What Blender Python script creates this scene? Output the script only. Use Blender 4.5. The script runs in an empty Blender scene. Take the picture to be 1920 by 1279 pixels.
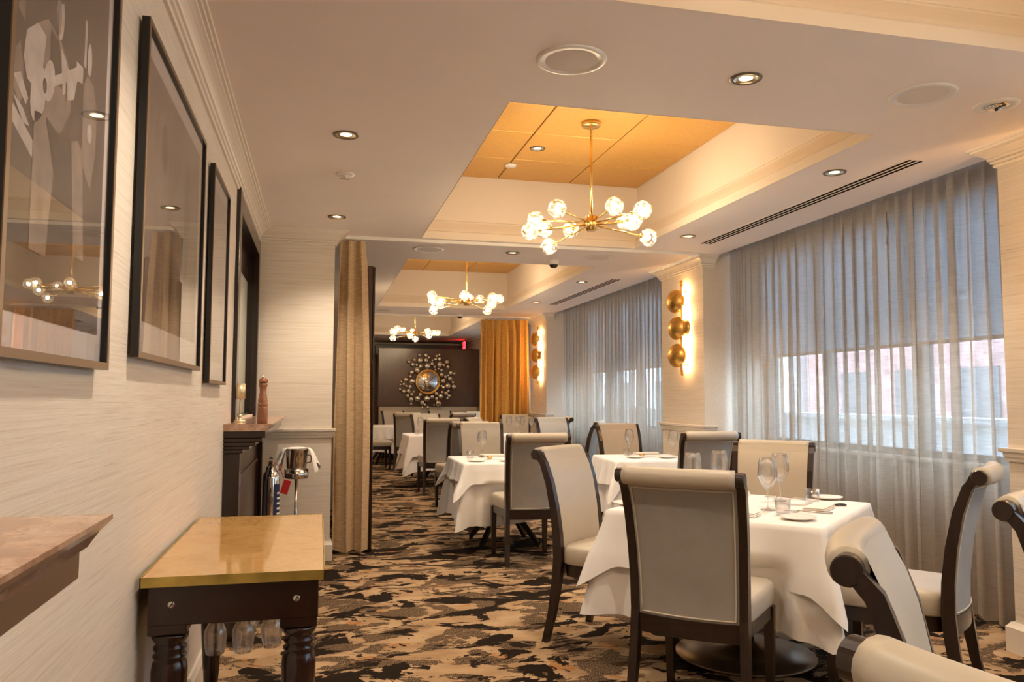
import bpy, math, random
from mathutils import Vector, Matrix
PI = math.pi
random.seed(4)
S = bpy.context.scene
COL = S.collection

# ------------------------------------------------------------------ camera, sky, exposure
cam = bpy.data.cameras.new('camera'); co = bpy.data.objects.new('camera', cam); COL.objects.link(co)
YAW, PIT, ROL = 0.235376, 0.070395, 0.0028637
fw = Vector((math.sin(YAW)*math.cos(PIT), math.cos(YAW)*math.cos(PIT), math.sin(PIT)))
ri = Vector((math.cos(YAW), -math.sin(YAW), 0)); up = ri.cross(fw)
r2 = ri*math.cos(ROL)+up*math.sin(ROL); u2 = -ri*math.sin(ROL)+up*math.cos(ROL)
co.matrix_world = Matrix(((r2.x, u2.x, -fw.x, 0), (r2.y, u2.y, -fw.y, 0), (r2.z, u2.z, -fw.z, 1.30), (0, 0, 0, 1)))
cam.sensor_width = 36; cam.lens = 1504.35/1920*36; cam.clip_start = 0.05; cam.clip_end = 200
S.camera = co
S.view_settings.view_transform = 'Standard'; S.view_settings.look = 'None'
S.view_settings.gamma = 1; S.view_settings.use_curve_mapping = False
S.view_settings.exposure = 2.25
W = bpy.data.worlds.new('sky'); S.world = W; W.use_nodes = True
bg = W.node_tree.nodes['Background']; bg.inputs[0].default_value = (0.60, 0.80, 1.0, 1); bg.inputs[1].default_value = 2.9
try:
    S.cycles.max_bounces = 12; S.cycles.diffuse_bounces = 9; S.cycles.glossy_bounces = 4
    S.cycles.transparent_max_bounces = 24; S.cycles.transmission_bounces = 6
    S.cycles.caustics_reflective = False; S.cycles.caustics_refractive = False
    S.cycles.sample_clamp_indirect = 4.0; S.cycles.use_denoising = True
except Exception:
    pass
BULB_E = 100.0       # chandelier bulbs
CAN_W = 17.0         # recessed downlights (watts)
LED_E = 78.0        # sconce strips
WARM = (1.0, 0.54, 0.21)

# ------------------------------------------------------------------ materials
def nt(name):
    m = bpy.data.materials.new(name); m.use_nodes = True
    t = m.node_tree; b = t.nodes['Principled BSDF']
    return m, t, b
def N(t, kind, **kw):
    n = t.nodes.new(kind)
    for k, v in kw.items():
        if isinstance(v, (int, float, tuple, str, bool)) and hasattr(n, k): setattr(n, k, v)
    return n
def coords(t, sc=(1, 1, 1), rot=(0, 0, 0)):
    c = t.nodes.new('ShaderNodeTexCoord'); mp = t.nodes.new('ShaderNodeMapping')
    mp.inputs['Scale'].default_value = sc; mp.inputs['Rotation'].default_value = rot
    t.links.new(c.outputs['Object'], mp.inputs['Vector']); return mp.outputs['Vector']
def noise(t, vec, scale, detail=3, rough=.5, dist=0.0):
    n = t.nodes.new('ShaderNodeTexNoise'); n.inputs['Scale'].default_value = scale; n.inputs['Detail'].default_value = detail
    n.inputs['Roughness'].default_value = rough; n.inputs['Distortion'].default_value = dist
    t.links.new(vec, n.inputs['Vector']); return n.outputs['Fac']
def ramp(t, fac, stops, interp='LINEAR'):
    r = t.nodes.new('ShaderNodeValToRGB'); r.color_ramp.interpolation = interp
    els = r.color_ramp.elements
    while len(els) < len(stops): els.new(.5)
    for e, (p, c) in zip(els, stops):
        e.position = p; e.color = (c[0], c[1], c[2], 1) if not isinstance(c, (int, float)) else (c, c, c, 1)
    t.links.new(fac, r.inputs[0]); return r.outputs[0]
def mixc(t, fac, a, b):
    m = t.nodes.new('ShaderNodeMix'); m.data_type = 'RGBA'
    for sock, v in ((m.inputs[0], fac), (m.inputs[6], a), (m.inputs[7], b)):
        if isinstance(v, bpy.types.NodeSocket): t.links.new(v, sock)
        elif isinstance(v, (int, float)): sock.default_value = v
        else: sock.default_value = (v[0], v[1], v[2], 1)
    return m.outputs[2]
def bump(t, b, h, strength=.2, dist=.01):
    n = t.nodes.new('ShaderNodeBump'); n.inputs['Strength'].default_value = strength; n.inputs['Distance'].default_value = dist
    t.links.new(h, n.inputs['Height']); t.links.new(n.outputs[0], b.inputs['Normal'])
def simple(name, col, rough=.5, metal=0, spec=.5, var=0.0, vs=6.0, coat=0, bs=0, bscale=200, stretch=(1, 1, 1)):
    m, t, b = nt(name)
    b.inputs['Roughness'].default_value = rough; b.inputs['Metallic'].default_value = metal
    b.inputs['Specular IOR Level'].default_value = spec; b.inputs['Coat Weight'].default_value = coat
    b.inputs['Base Color'].default_value = (*col, 1)
    if var:
        f = noise(t, coords(t, stretch), vs, 4)
        c = ramp(t, f, [(.3, tuple(x*(1-var) for x in col)), (.7, tuple(min(1, x*(1+var)) for x in col))])
        t.links.new(c, b.inputs['Base Color'])
    if bs: bump(t, b, noise(t, coords(t), bscale, 2), bs, .002)
    return m
def emit(name, col, e):
    m, t, b = nt(name); b.inputs['Base Color'].default_value = (*col, 1)
    b.inputs['Emission Color'].default_value = (*col, 1); b.inputs['Emission Strength'].default_value = e; return m
def wallpaper(name, axis):
    m, t, b = nt(name); b.inputs['Roughness'].default_value = .62; b.inputs['Specular IOR Level'].default_value = .3
    sc = (105, 1.3, 105) if axis == 'Y' else (1.3, 105, 105)
    v = coords(t, sc); f = noise(t, v, 1.6, 5, .6, .6)
    v2 = coords(t, tuple(x*1.1 for x in ((200, 4, 200) if axis == 'Y' else (4, 200, 200)))); f2 = noise(t, v2, 1.5, 3)
    c = ramp(t, f, [(.28, (.53, .44, .34)), (.42, (.67, .59, .49)), (.6, (.74, .67, .58))])
    c2 = mixc(t, .2, c, ramp(t, f2, [(.35, (.56, .48, .38)), (.6, (.75, .69, .60))]))
    t.links.new(c2, b.inputs['Base Color']); bump(t, b, f2, .18, .002); return m
def wood(name, col, axis='Z', rough=.28, coat=.4):
    m, t, b = nt(name); b.inputs['Roughness'].default_value = rough; b.inputs['Coat Weight'].default_value = coat
    b.inputs['Coat Roughness'].default_value = .15
    sc = {'Z': (40, 40, 3), 'X': (3, 40, 40), 'Y': (40, 3, 40)}[axis]
    f = noise(t, coords(t, sc), 1.5, 5, .6, .8)
    t.links.new(ramp(t, f, [(.3, tuple(x*.55 for x in col)), (.7, tuple(x*1.35 for x in col))]), b.inputs['Base Color'])
    return m
def marble(name, a, b_, c, scale, rough=.06):
    m, t, b = nt(name); b.inputs['Roughness'].default_value = rough; b.inputs['Specular IOR Level'].default_value = .6
    v = coords(t)
    f = noise(t, v, scale, 8, .65, 1.2); g = noise(t, v, scale*9, 5, .7)
    c1 = ramp(t, f, [(.3, a), (.5, b_), (.72, c)])
    c2 = mixc(t, .22, c1, ramp(t, g, [(.36, tuple(x*.45 for x in a)), (.46, b_), (.65, c)]))
    t.links.new(c2, b.inputs['Base Color']); return m
def thinglass(name, tint=(1, 1, 1), rough=0.0, base=.03, pwr=2.9):
    m = bpy.data.materials.new(name); m.use_nodes = True; t = m.node_tree; t.nodes.clear()
    o = t.nodes.new('ShaderNodeOutputMaterial'); mx = t.nodes.new('ShaderNodeMixShader')
    tr = t.nodes.new('ShaderNodeBsdfTransparent'); tr.inputs[0].default_value = (*tint, 1)
    gl = t.nodes.new('ShaderNodeBsdfGlossy'); gl.inputs['Roughness'].default_value = rough
    fr = t.nodes.new('ShaderNodeLayerWeight'); fr.inputs[0].default_value = .5
    pw = t.nodes.new('ShaderNodeMath'); pw.operation = 'POWER'; pw.inputs[1].default_value = pwr
    ad = t.nodes.new('ShaderNodeMath'); ad.operation = 'MULTIPLY_ADD'; ad.inputs[1].default_value = .9; ad.inputs[2].default_value = base
    t.links.new(fr.outputs['Facing'], pw.inputs[0]); t.links.new(pw.outputs[0], ad.inputs[0]); t.links.new(ad.outputs[0], mx.inputs[0])
    t.links.new(tr.outputs[0], mx.inputs[1]); t.links.new(gl.outputs[0], mx.inputs[2]); t.links.new(mx.outputs[0], o.inputs[0]); return m
def sheer(name, col, trans, transl, weave=True):
    m = bpy.data.materials.new(name); m.use_nodes = True; t = m.node_tree; t.nodes.clear()
    o = t.nodes.new('ShaderNodeOutputMaterial')
    df = t.nodes.new('ShaderNodeBsdfDiffuse'); tl = t.nodes.new('ShaderNodeBsdfTranslucent'); tr = t.nodes.new('ShaderNodeBsdfTransparent')
    m1 = t.nodes.new('ShaderNodeMixShader'); m2 = t.nodes.new('ShaderNodeMixShader'); m1.inputs[0].default_value = transl
    f = noise(t, coords(t, (20, 5, 190)), 1.0, 3, .6)
    c = ramp(t, f, [(.3, tuple(x*.74 for x in col)), (.7, tuple(min(1, x*1.16) for x in col))])
    t.links.new(c, df.inputs[0]); t.links.new(c, tl.inputs[0])
    fac = ramp(t, f, [(.3, trans*.72), (.7, trans*1.25)]) if trans else None
    if trans: t.links.new(fac, m2.inputs[0])
    else: m2.inputs[0].default_value = 0
    t.links.new(df.outputs[0], m1.inputs[1]); t.links.new(tl.outputs[0], m1.inputs[2])
    t.links.new(m1.outputs[0], m2.inputs[1]); t.links.new(tr.outputs[0], m2.inputs[2]); t.links.new(m2.outputs[0], o.inputs[0]); return m
def carpet():
    m, t, b = nt('carpet'); b.inputs['Roughness'].default_value = .95; b.inputs['Specular IOR Level'].default_value = .1
    v = coords(t, (.62, 1, 1))
    A = noise(t, v, 4.0, 7, .58, .6)
    v2 = coords(t, (.62, 1, 1), (0, 0, .9)); Bn = noise(t, v2, 5.2, 7, .6, .8)
    v3 = coords(t, (.7, 1, 1), (0, 0, 2.1)); R = noise(t, v3, 7.0, 6, .58, .5)
    D = noise(t, coords(t, (.62, 1, 1), (0, 0, 4.0)), 5.0, 7, .6, .8)
    hatch = noise(t, coords(t, (190, 70, 1)), 1.0, 2)
    tan = ramp(t, noise(t, coords(t, (.7, 1, 1)), 6, 4), [(.35, (.34, .21, .11)), (.65, (.50, .345, .20))])
    brown = ramp(t, hatch, [(.40, (.045, .027, .015)), (.62, (.235, .155, .09))])
    c = mixc(t, ramp(t, R, [(0, 0), (.61, .75)], 'CONSTANT'), tan, (.40, .165, .05))
    c = mixc(t, ramp(t, Bn, [(0, 0), (.512, 1)], 'CONSTANT'), c, brown)
    c = mixc(t, ramp(t, A, [(0, 0), (.542, 1)], 'CONSTANT'), c, (.016, .009, .005))
    c = mixc(t, ramp(t, D, [(0, 0), (.605, 1)], 'CONSTANT'), c, (.020, .012, .007))
    pile = noise(t, coords(t), 420, 2)
    c = mixc(t, .22, c, mixc(t, pile, (0.0, 0, 0), c))
    t.links.new(c, b.inputs['Base Color']); bump(t, b, pile, .35, .004); return m
M = {}
M['ceil'] = simple('ceiling_paint', (.87, .80, .765), .7, var=.02, vs=2)
M['trim'] = simple('trim_paint', (.74, .675, .59), .32)
M['traywall'] = simple('tray_paint', (.76, .69, .61), .6)
M['paperY'] = wallpaper('grasscloth_along', 'Y'); M['paperX'] = wallpaper('grasscloth_across', 'X')
M['carpet'] = carpet()
M['tile'] = simple('gold_tile', (.62, .345, .085), .42, .2, var=.12, vs=90, bs=.25, bscale=160)
M['brass'] = simple('brushed_brass', (.80, .55, .20), .25, 1.0, var=.05)
M['brassedge'] = simple('aged_brass', (.62, .46, .12), .3, .9, var=.25, vs=14)
M['gold'] = simple('gold_leaf', (.78, .46, .13), .34, 1.0, var=.18, vs=30)
M['espresso'] = wood('espresso_wood', (.022, .0095, .006), 'Z', .3, .2)
M['espressoX'] = wood('espresso_wood_cross', (.022, .0095, .006), 'X', .3, .2)
M['mahog'] = wood('mahogany_wood', (.022, .0058, .0038), 'Z', .22, .3)
M['mantelwood'] = wood('mantel_wood', (.020, .0095, .007), 'Z', .24, .3)
M['panelwood'] = wood('panel_wood', (.060, .020, .011), 'Z', .28, .2)
M['millwood'] = wood('pepper_mill_wood', (.26, .095, .035), 'Z', .25, .6)
M['vinyl'] = simple('cream_vinyl', (.50, .44, .35), .42, var=.04, vs=5, bs=.05, bscale=300)
M['fabric'] = simple('taupe_fabric', (.355, .34, .318), .8, spec=.2, var=.06, vs=9, bs=.3, bscale=420)
M['piping'] = simple('pale_piping', (.62, .56, .47), .5)
M['linen'] = simple('white_linen', (.84, .815, .79), .85, spec=.2, var=.02, vs=4, bs=.05, bscale=500)
M['napkin'] = simple('white_napkin', (.84, .79, .72), .85, spec=.2)
M['china'] = simple('white_china', (.86, .82, .76), .12)
M['steel'] = simple('polished_steel', (.66, .63, .60), .16, 1.0)
M['chrome'] = simple('chrome', (.82, .80, .78), .05, 1.0)
M['silverball'] = simple('silvered_ball', (.95, .86, .74), .16, 1.0)
M['black'] = simple('black_metal', (.012, .011, .011), .35)
M['bronze'] = simple('dark_bronze', (.27, .20, .13), .34, .8, var=.2, vs=5)
M['marbleside'] = marble('honey_marble', (.45, .245, .07), (.52, .30, .10), (.58, .365, .145), 5.0)
M['marblemantel'] = marble('brown_marble', (.18, .09, .055), (.42, .24, .15), (.60, .44, .33), 9.0, .12)
M['frameblack'] = simple('black_frame', (.010, .011, .013), .3)
M['framebrown'] = simple('bronze_frame_edge', (.19, .115, .065), .4, .3)
M['mat'] = simple('white_mat_board', (.74, .68, .65), .8)
M['glass'] = thinglass('picture_glass', (1, 1, 1), 0.0, .015, 4.2)
def clearglass():
    m = thinglass('stemware_glass', (.98, .98, .98), 0.0, .06, 2.6); t = m.node_tree
    o = [n for n in t.nodes if n.type == 'OUTPUT_MATERIAL'][0]; src = o.inputs[0].links[0].from_socket
    g = t.nodes.new('ShaderNodeBsdfGlass'); g.inputs['IOR'].default_value = 1.45; g.inputs['Roughness'].default_value = 0
    mx = t.nodes.new('ShaderNodeMixShader'); mx.inputs[0].default_value = .35
    t.links.new(src, mx.inputs[1]); t.links.new(g.outputs[0], mx.inputs[2]); t.links.new(mx.outputs[0], o.inputs[0]); return m
M['stem'] = clearglass()
M['pane'] = thinglass('window_glass', (.93, .97, 1.0), 0.0, .02)
def crystal():
    m = thinglass('faceted_crystal', (1.0, .96, .88), .03, .14, 1.6); t = m.node_tree
    o = [n for n in t.nodes if n.type == 'OUTPUT_MATERIAL'][0]; src = o.inputs[0].links[0].from_socket
    tl = t.nodes.new('ShaderNodeBsdfTranslucent'); tl.inputs[0].default_value = (1.0, .93, .78, 1)
    f = noise(t, coords(t), 34, 2); fac = ramp(t, f, [(.40, .0), (.62, .07)])
    mx = t.nodes.new('ShaderNodeMixShader'); t.links.new(fac, mx.inputs[0]); t.links.new(src, mx.inputs[1]); t.links.new(tl.outputs[0], mx.inputs[2]); t.links.new(mx.outputs[0], o.inputs[0]); return m
M['crystal'] = crystal()
M['sheer'] = sheer('sheer_curtain', (.55, .465, .375), .32, .30)
M['drape'] = sheer('gold_drape', (.78, .49, .15), 0, .02)
M['tandrape'] = sheer('tan_drape', (.53, .385, .235), 0, .02)
M['wallwin'] = simple('brown_window_wall', (.22, .15, .10), .6)
M['shade'] = sheer('roller_shade_cloth', (.58, .61, .64), 0, .6)
M['winframe'] = simple('window_frame_paint', (.16, .15, .15), .5)
M['canring'] = simple('downlight_ring', (.16, .125, .095), .35, .6)
M['cancone'] = simple('downlight_reflector', (.85, .76, .58), .15, .9)
M['grille'] = simple('speaker_grille', (.70, .65, .60), .8)
M['white'] = simple('white_plastic', (.78, .75, .71), .4)
M['dark'] = simple('vent_void', (.006, .004, .003), .9, spec=.1)
M['red'] = simple('red_tag', (.55, .02, .02), .5)
M['navy'] = simple('navy_label', (.02, .03, .10), .4)
M['glow'] = emit('lamp_glow', (1.0, .80, .46), 1.5)
M['bulb'] = emit('bulb_glow', (1.0, .80, .55), BULB_E)
M['led'] = emit('led_strip', WARM, LED_E)
M['exit'] = emit('exit_red', (1.0, .02, .03), 1.6)
M['brick'] = simple('red_brick', (.50, .30, .27), .9, var=.25, vs=3)
M['render'] = simple('pale_render', (.72, .72, .72), .9)
M['road'] = simple('pale_pavement', (.50, .50, .50), .9)
M['frost'] = simple('frosted_pane', (.66, .66, .56), .2)
M['sepia'] = simple('print_dark', (.062, .040, .030), .7, var=.35, vs=5)
M['sepia2'] = simple('print_brown', (.19, .13, .10), .7, var=.45, vs=4, stretch=(1, 3, 1))
M['sepia3'] = simple('print_pale', (.45, .37, .32), .7, var=.1, vs=4)
M['ink0'] = simple('print_black', (.035, .022, .016), .7)
M['ink1'] = simple('print_grey', (.26, .20, .165), .7, var=.3, vs=22)
M['ink2'] = simple('print_light', (.62, .55, .51), .7, var=.2, vs=26)

# ------------------------------------------------------------------ mesh helpers
class MB:
    def __init__(s): s.v = []; s.f = []; s.sm = []
    def add(s, vs, fs, smooth=False):
        o = len(s.v); s.v += [tuple(x) for x in vs]; s.f += [tuple(i+o for i in f) for f in fs]; s.sm += [smooth]*len(fs); return s
    def box(s, a, b, ch=0.0, mat=None):
        (x0, y0, z0), (x1, y1, z1) = a, b
        if ch <= 0:
            vs = [(x, y, z) for x in (x0, x1) for y in (y0, y1) for z in (z0, z1)]
            fs = [(0, 1, 3, 2), (4, 6, 7, 5), (0, 4, 5, 1), (2, 3, 7, 6), (0, 2, 6, 4), (1, 5, 7, 3)]
        else:
            vs = []; idx = {}
            for i, x in enumerate((x0, x1)):
                for j, y in enumerate((y0, y1)):
                    for k, z in enumerate((z0, z1)):
                        sx, sy, sz = (ch if i == 0 else -ch), (ch if j == 0 else -ch), (ch if k == 0 else -ch)
                        for ax, p in enumerate(((x, y+sy, z+sz), (x+sx, y, z+sz), (x+sx, y+sy, z))):
                            idx[(i, j, k, ax)] = len(vs); vs.append(p)
            g = idx; fs = []
            for i in (0, 1):
                q = [g[(i, 0, 0, 0)], g[(i, 1, 0, 0)], g[(i, 1, 1, 0)], g[(i, 0, 1, 0)]]; fs.append(q if i else q[::-1])
                q = [g[(0, i, 0, 1)], g[(0, i, 1, 1)], g[(1, i, 1, 1)], g[(1, i, 0, 1)]]; fs.append(q if i else q[::-1])
                q = [g[(0, 0, i, 2)], g[(1, 0, i, 2)], g[(1, 1, i, 2)], g[(0, 1, i, 2)]]; fs.append(q if i else q[::-1])
            for a_ in (0, 1):
                for b_ in (0, 1):
                    fs.append([g[(a_, b_, 0, 0)], g[(a_, b_, 1, 0)], g[(a_, b_, 1, 1)], g[(a_, b_, 0, 1)]])
                    fs.append([g[(a_, 0, b_, 0)], g[(a_, 1, b_, 0)], g[(a_, 1, b_, 2)], g[(a_, 0, b_, 2)]])
                    fs.append([g[(0, a_, b_, 1)], g[(1, a_, b_, 1)], g[(1, a_, b_, 2)], g[(0, a_, b_, 2)]])
                    for k in (0, 1): fs.append([g[(a_, b_, k, 0)], g[(a_, b_, k, 1)], g[(a_, b_, k, 2)]])
        if mat is not None: vs = [mat @ Vector(v) for v in vs]
        return s.add(vs, fs)
    def lathe(s, prof, c=(0, 0, 0), n=24, mat=None, smooth=True, caps=True):
        vs = []; fs = []
        for r, z in prof:
            for k in range(n):
                a = 2*PI*k/n; vs.append(Vector((r*math.cos(a), r*math.sin(a), z)))
        for i in range(len(prof)-1):
            for k in range(n):
                k2 = (k+1) % n; fs.append((i*n+k, i*n+k2, (i+1)*n+k2, (i+1)*n+k))
        if caps:
            fs.append(tuple(range(n))[::-1]); fs.append(tuple(range((len(prof)-1)*n, len(prof)*n)))
        if mat is not None: vs = [mat @ v for v in vs]
        return s.add([v+Vector(c) for v in vs], fs, smooth)
    def tube(s, pts, rad, n=8, smooth=True):
        pts = [Vector(p) for p in pts]; rs = rad if isinstance(rad, (list, tuple)) else [rad]*len(pts)
        vs = []; fs = []; ref = None
        for i, p in enumerate(pts):
            t = (pts[min(i+1, len(pts)-1)]-pts[max(i-1, 0)]).normalized()
            if ref is None: ref = Vector((0, 0, 1)) if abs(t.z) < .9 else Vector((1, 0, 0))
            x = ref.cross(t).normalized(); y = t.cross(x).normalized(); ref = y
            for k in range(n):
                a = 2*PI*k/n; vs.append(p+x*math.cos(a)*rs[i]+y*math.sin(a)*rs[i])
        for i in range(len(pts)-1):
            for k in range(n):
                k2 = (k+1) % n; fs.append((i*n+k, i*n+k2, (i+1)*n+k2, (i+1)*n+k))
        fs.append(tuple(range(n))[::-1]); fs.append(tuple(range((len(pts)-1)*n, len(pts)*n)))
        return s.add(vs, fs, smooth)
    def grid(s, fn, nu, nv, wrap=False, smooth=True):
        vs = [fn(i/(nu if wrap else nu-1), j/(nv-1)) for i in range(nu) for j in range(nv)]
        fs = []
        for i in range(nu if wrap else nu-1):
            i2 = (i+1) % nu
            for j in range(nv-1): fs.append((i*nv+j, i2*nv+j, i2*nv+j+1, i*nv+j+1))
        return s.add(vs, fs, smooth)
    def loft(s, rings, smooth=False, caps=True, closed=False):
        n = len(rings[0]); vs = [p for r in rings for p in r]; fs = []
        R = len(rings)
        for i in range(R if closed else R-1):
            i2 = (i+1) % R
            for k in range(n):
                k2 = (k+1) % n; fs.append((i*n+k, i*n+k2, i2*n+k2, i2*n+k))
        if caps and not closed:
            fs.append(tuple(range(n))[::-1]); fs.append(tuple(range((R-1)*n, R*n)))
        return s.add(vs, fs, smooth)
    def poly(s, pts, smooth=False): return s.add(pts, [tuple(range(len(pts)))], smooth)
    def sphere(s, c, r, nu=12, nv=8, smooth=True, sq=(1, 1, 1)):
        vs = [(c[0], c[1], c[2]+r*sq[2])]; fs = []
        for j in range(1, nv):
            p = PI*j/nv
            for i in range(nu):
                a = 2*PI*i/nu; vs.append((c[0]+r*sq[0]*math.sin(p)*math.cos(a), c[1]+r*sq[1]*math.sin(p)*math.sin(a), c[2]+r*sq[2]*math.cos(p)))
        vs.append((c[0], c[1], c[2]-r*sq[2])); L = len(vs)-1
        for i in range(nu):
            i2 = (i+1) % nu; fs.append((0, 1+i, 1+i2))
            for j in range(nv-2): fs.append((1+j*nu+i, 1+(j+1)*nu+i, 1+(j+1)*nu+i2, 1+j*nu+i2))
            fs.append((L, 1+(nv-2)*nu+i2, 1+(nv-2)*nu+i))
        return s.add(vs, fs, smooth)
    def mesh(s, name, mat):
        m = bpy.data.meshes.new(name); m.from_pydata(s.v, [], s.f); m.materials.append(mat)
        m.polygons.foreach_set('use_smooth', s.sm)
        import bmesh
        b = bmesh.new(); b.from_mesh(m); bmesh.ops.recalc_face_normals(b, faces=b.faces); b.to_mesh(m); b.free()
        m.update(); return m
    def build(s, name, mat, parent=None):
        o = bpy.data.objects.new(name, s.mesh(name, mat)); COL.objects.link(o)
        if parent is not None: o.parent = parent
        return o
def tag(o, label=None, cat=None, group=None, kind=None):
    for k, v in (('label', label), ('category', cat), ('group', group), ('kind', kind)):
        if v: o[k] = v
    return o
def thing(name, label, cat, loc=(0, 0, 0), rz=0, group=None):
    o = bpy.data.objects.new(name, None); COL.objects.link(o); o.empty_display_size = .1
    o.location = loc; o.rotation_euler = (0, 0, rz); return tag(o, label, cat, group)
def struct(name, mb, mat, parent=None):
    o = mb.build(name, mat, parent)
    if parent is None: o['kind'] = 'structure'
    return o
KIDS = {}
def kids(o):
    return [c for c in bpy.data.objects if c.parent is o]
def dup(o, parent=None, cache={}):
    if o.name not in cache: cache[o.name] = kids(o)
    c = o.copy(); COL.objects.link(c)
    if parent is not None: c.parent = parent
    for ch in cache[o.name]: dup(ch, c)
    return c
def place(proto, loc, rz, label, group=None, used=set()):
    o = proto if proto.name not in used else dup(proto)
    used.add(proto.name)
    o.location = loc; o.rotation_euler = (0, 0, rz); o['label'] = label
    if group: o['group'] = group
    return o
def sweep(path, prof, closed=False, left=True, smooth=False):
    """sweep profile (offset, z) along XY path; offset goes to the left of the direction of travel (or right)"""
    n = len(path); rings = []; sg = 1 if left else -1
    for i, p in enumerate(path):
        p = Vector(p)
        d1 = (p-Vector(path[i-1])).normalized() if (i > 0 or closed) else None
        d2 = (Vector(path[(i+1) % n])-p).normalized() if (i < n-1 or closed) else None
        d1 = d1 or d2; d2 = d2 or d1
        n1 = Vector((-d1.y, d1.x))*sg; n2 = Vector((-d2.y, d2.x))*sg
        m = (n1+n2); m = m/(m.length_squared/2) if m.length > 1e-6 else n1
        rings.append([(p.x+m.x*o, p.y+m.y*o, z) for o, z in prof])
    mb = MB(); k = len(prof); vs = [q for r in rings for q in r]; fs = []
    for i in range(n if closed else n-1):
        i2 = (i+1) % n
        for j in range(k-1): fs.append((i*k+j, i2*k+j, i2*k+j+1, i*k+j+1))
    if not closed:
        fs.append(tuple(range(k))[::-1]); fs.append(tuple(range((n-1)*k, n*k)))
    return mb.add(vs, fs, smooth)

# ------------------------------------------------------------------ room shell
H = 2.65; XL = -.50; XP = 3.52; XW = 4.15; Y0 = -3.6; YF = 6.665; YE = 20.0
struct('floor', MB().box((-1.2, Y0-.2, -.1), (XW+.2, YE+.2, 0)), M['carpet'])
# left wall with the recess of the dark framed inner window
w = MB(); NY0, NY1, NZ0, NZ1 = 5.06, 6.60, 1.165, 2.44
w.box((XL-.2, Y0, 0), (XL, NY0, 3.4)); w.box((XL-.2, NY1, 0), (XL, YF+.12, 3.4))
w.box((XL-.2, NY0, 0), (XL, NY1, NZ0)); w.box((XL-.2, NY0, NZ1), (XL, NY1, 3.4))
struct('wall_left', w, M['paperY'])
struct('wall_far', MB().box((XL, YF, 0), (.105, YF+.12, H)), M['paperX'])
struct('wall_back', MB().box((XL-.2, Y0-.15, 0), (XW+.2, Y0, 3.4)), M['paperX'])
struct('wall_end', MB().box((-.2, YE, 0), (XW+.2, YE+.15, 3.4)), M['paperX'])
struct('wall_side', MB().box((.22, 9.6, 0), (.34, YE, 3.4)), M['paperY'])
struct('wall_return', MB().box((-.2, YF+.12, 0), (-.08, 9.6, H), 0).box((-.2, 9.6, 0), (.22, 9.7, H)), M['paperY'])
CROWN = [(0, 2.540), (.012, 2.540), (.016, 2.550), (.010, 2.556), (.022, 2.560), (.026, 2.570), (.020, 2.574), (.032, 2.578), (.036, 2.586), (.034, 2.590),
         (.042, 2.598), (.052, 2.606), (.066, 2.614), (.076, 2.618), (.076, 2.628), (.088, 2.629), (.090, 2.639), (.101, 2.640), (.103, H), (0, H)]
RAIL = [(0, .975), (.010, .975), (.012, .99), (.018, 1.0), (.020, 1.02), (.034, 1.026), (.036, 1.043), (0, 1.045)]
BASE = [(0, 0), (.022, 0), (.022, .125), (.014, .14), (.010, .15), (0, .15)]
struct('trim_left', sweep([(XL, Y0), (XL, YF), (.105, YF), (.105, YF+.12)], CROWN, left=False), M['trim'])
struct('trim_far', sweep([(XL, YF), (.105, YF), (.105, YF+.12)], RAIL, left=False), M['trim'])
struct('baseboard_far', sweep([(XL, YF), (.105, YF), (.105, YF+.12)], BASE, left=False), M['trim'])
struct('baseboard_left', sweep([(XL, Y0), (XL, 4.60)], BASE, left=False), M['trim'])
# ceiling with four tray openings
TR = [(.82, 2.75, -1.75, 2.49), (.82, 2.75, 3.487, 6.72), (.82, 2.75, 7.78, 11.95), (.82, 2.75, 13.05, 17.46)]
c = MB(); XR = 3.63; th = .02
c.box((-1.2, Y0-.15, H), (.82, YE+.1, H+th)); c.box((2.75, Y0-.15, H), (XR, YE+.1, H+th))
ys = [Y0-.15]+[v for t in TR for v in t[2:]]+[YE+.1]
for i in range(0, len(ys), 2): c.box((.82, ys[i], H), (2.75, ys[i+1], H+th))
struct('ceiling', c, M['ceil']); CE = bpy.data.objects['ceiling']
PB = [(-1.9, 2.56), (3.51, 6.92), (7.87, 12.32), (13.30, 17.3)]         # window bays
pk = MB()
for a, b in PB: pk.box((XR, a, 2.80), (XW+.1, b, 2.9)).box((XR, a, H), (XR+.015, b, 2.80))
struct('ceiling_pocket', pk, M['ceil'])
TP = [(-.002, H-.001), (-.002, 2.70), (.010, 2.702), (.010, 2.712), (.006, 2.716), (.014, 2.722), (.020, 2.745), (.034, 2.785), (.040, 2.805), (.040, 2.815), (.046, 2.822)]
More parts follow.
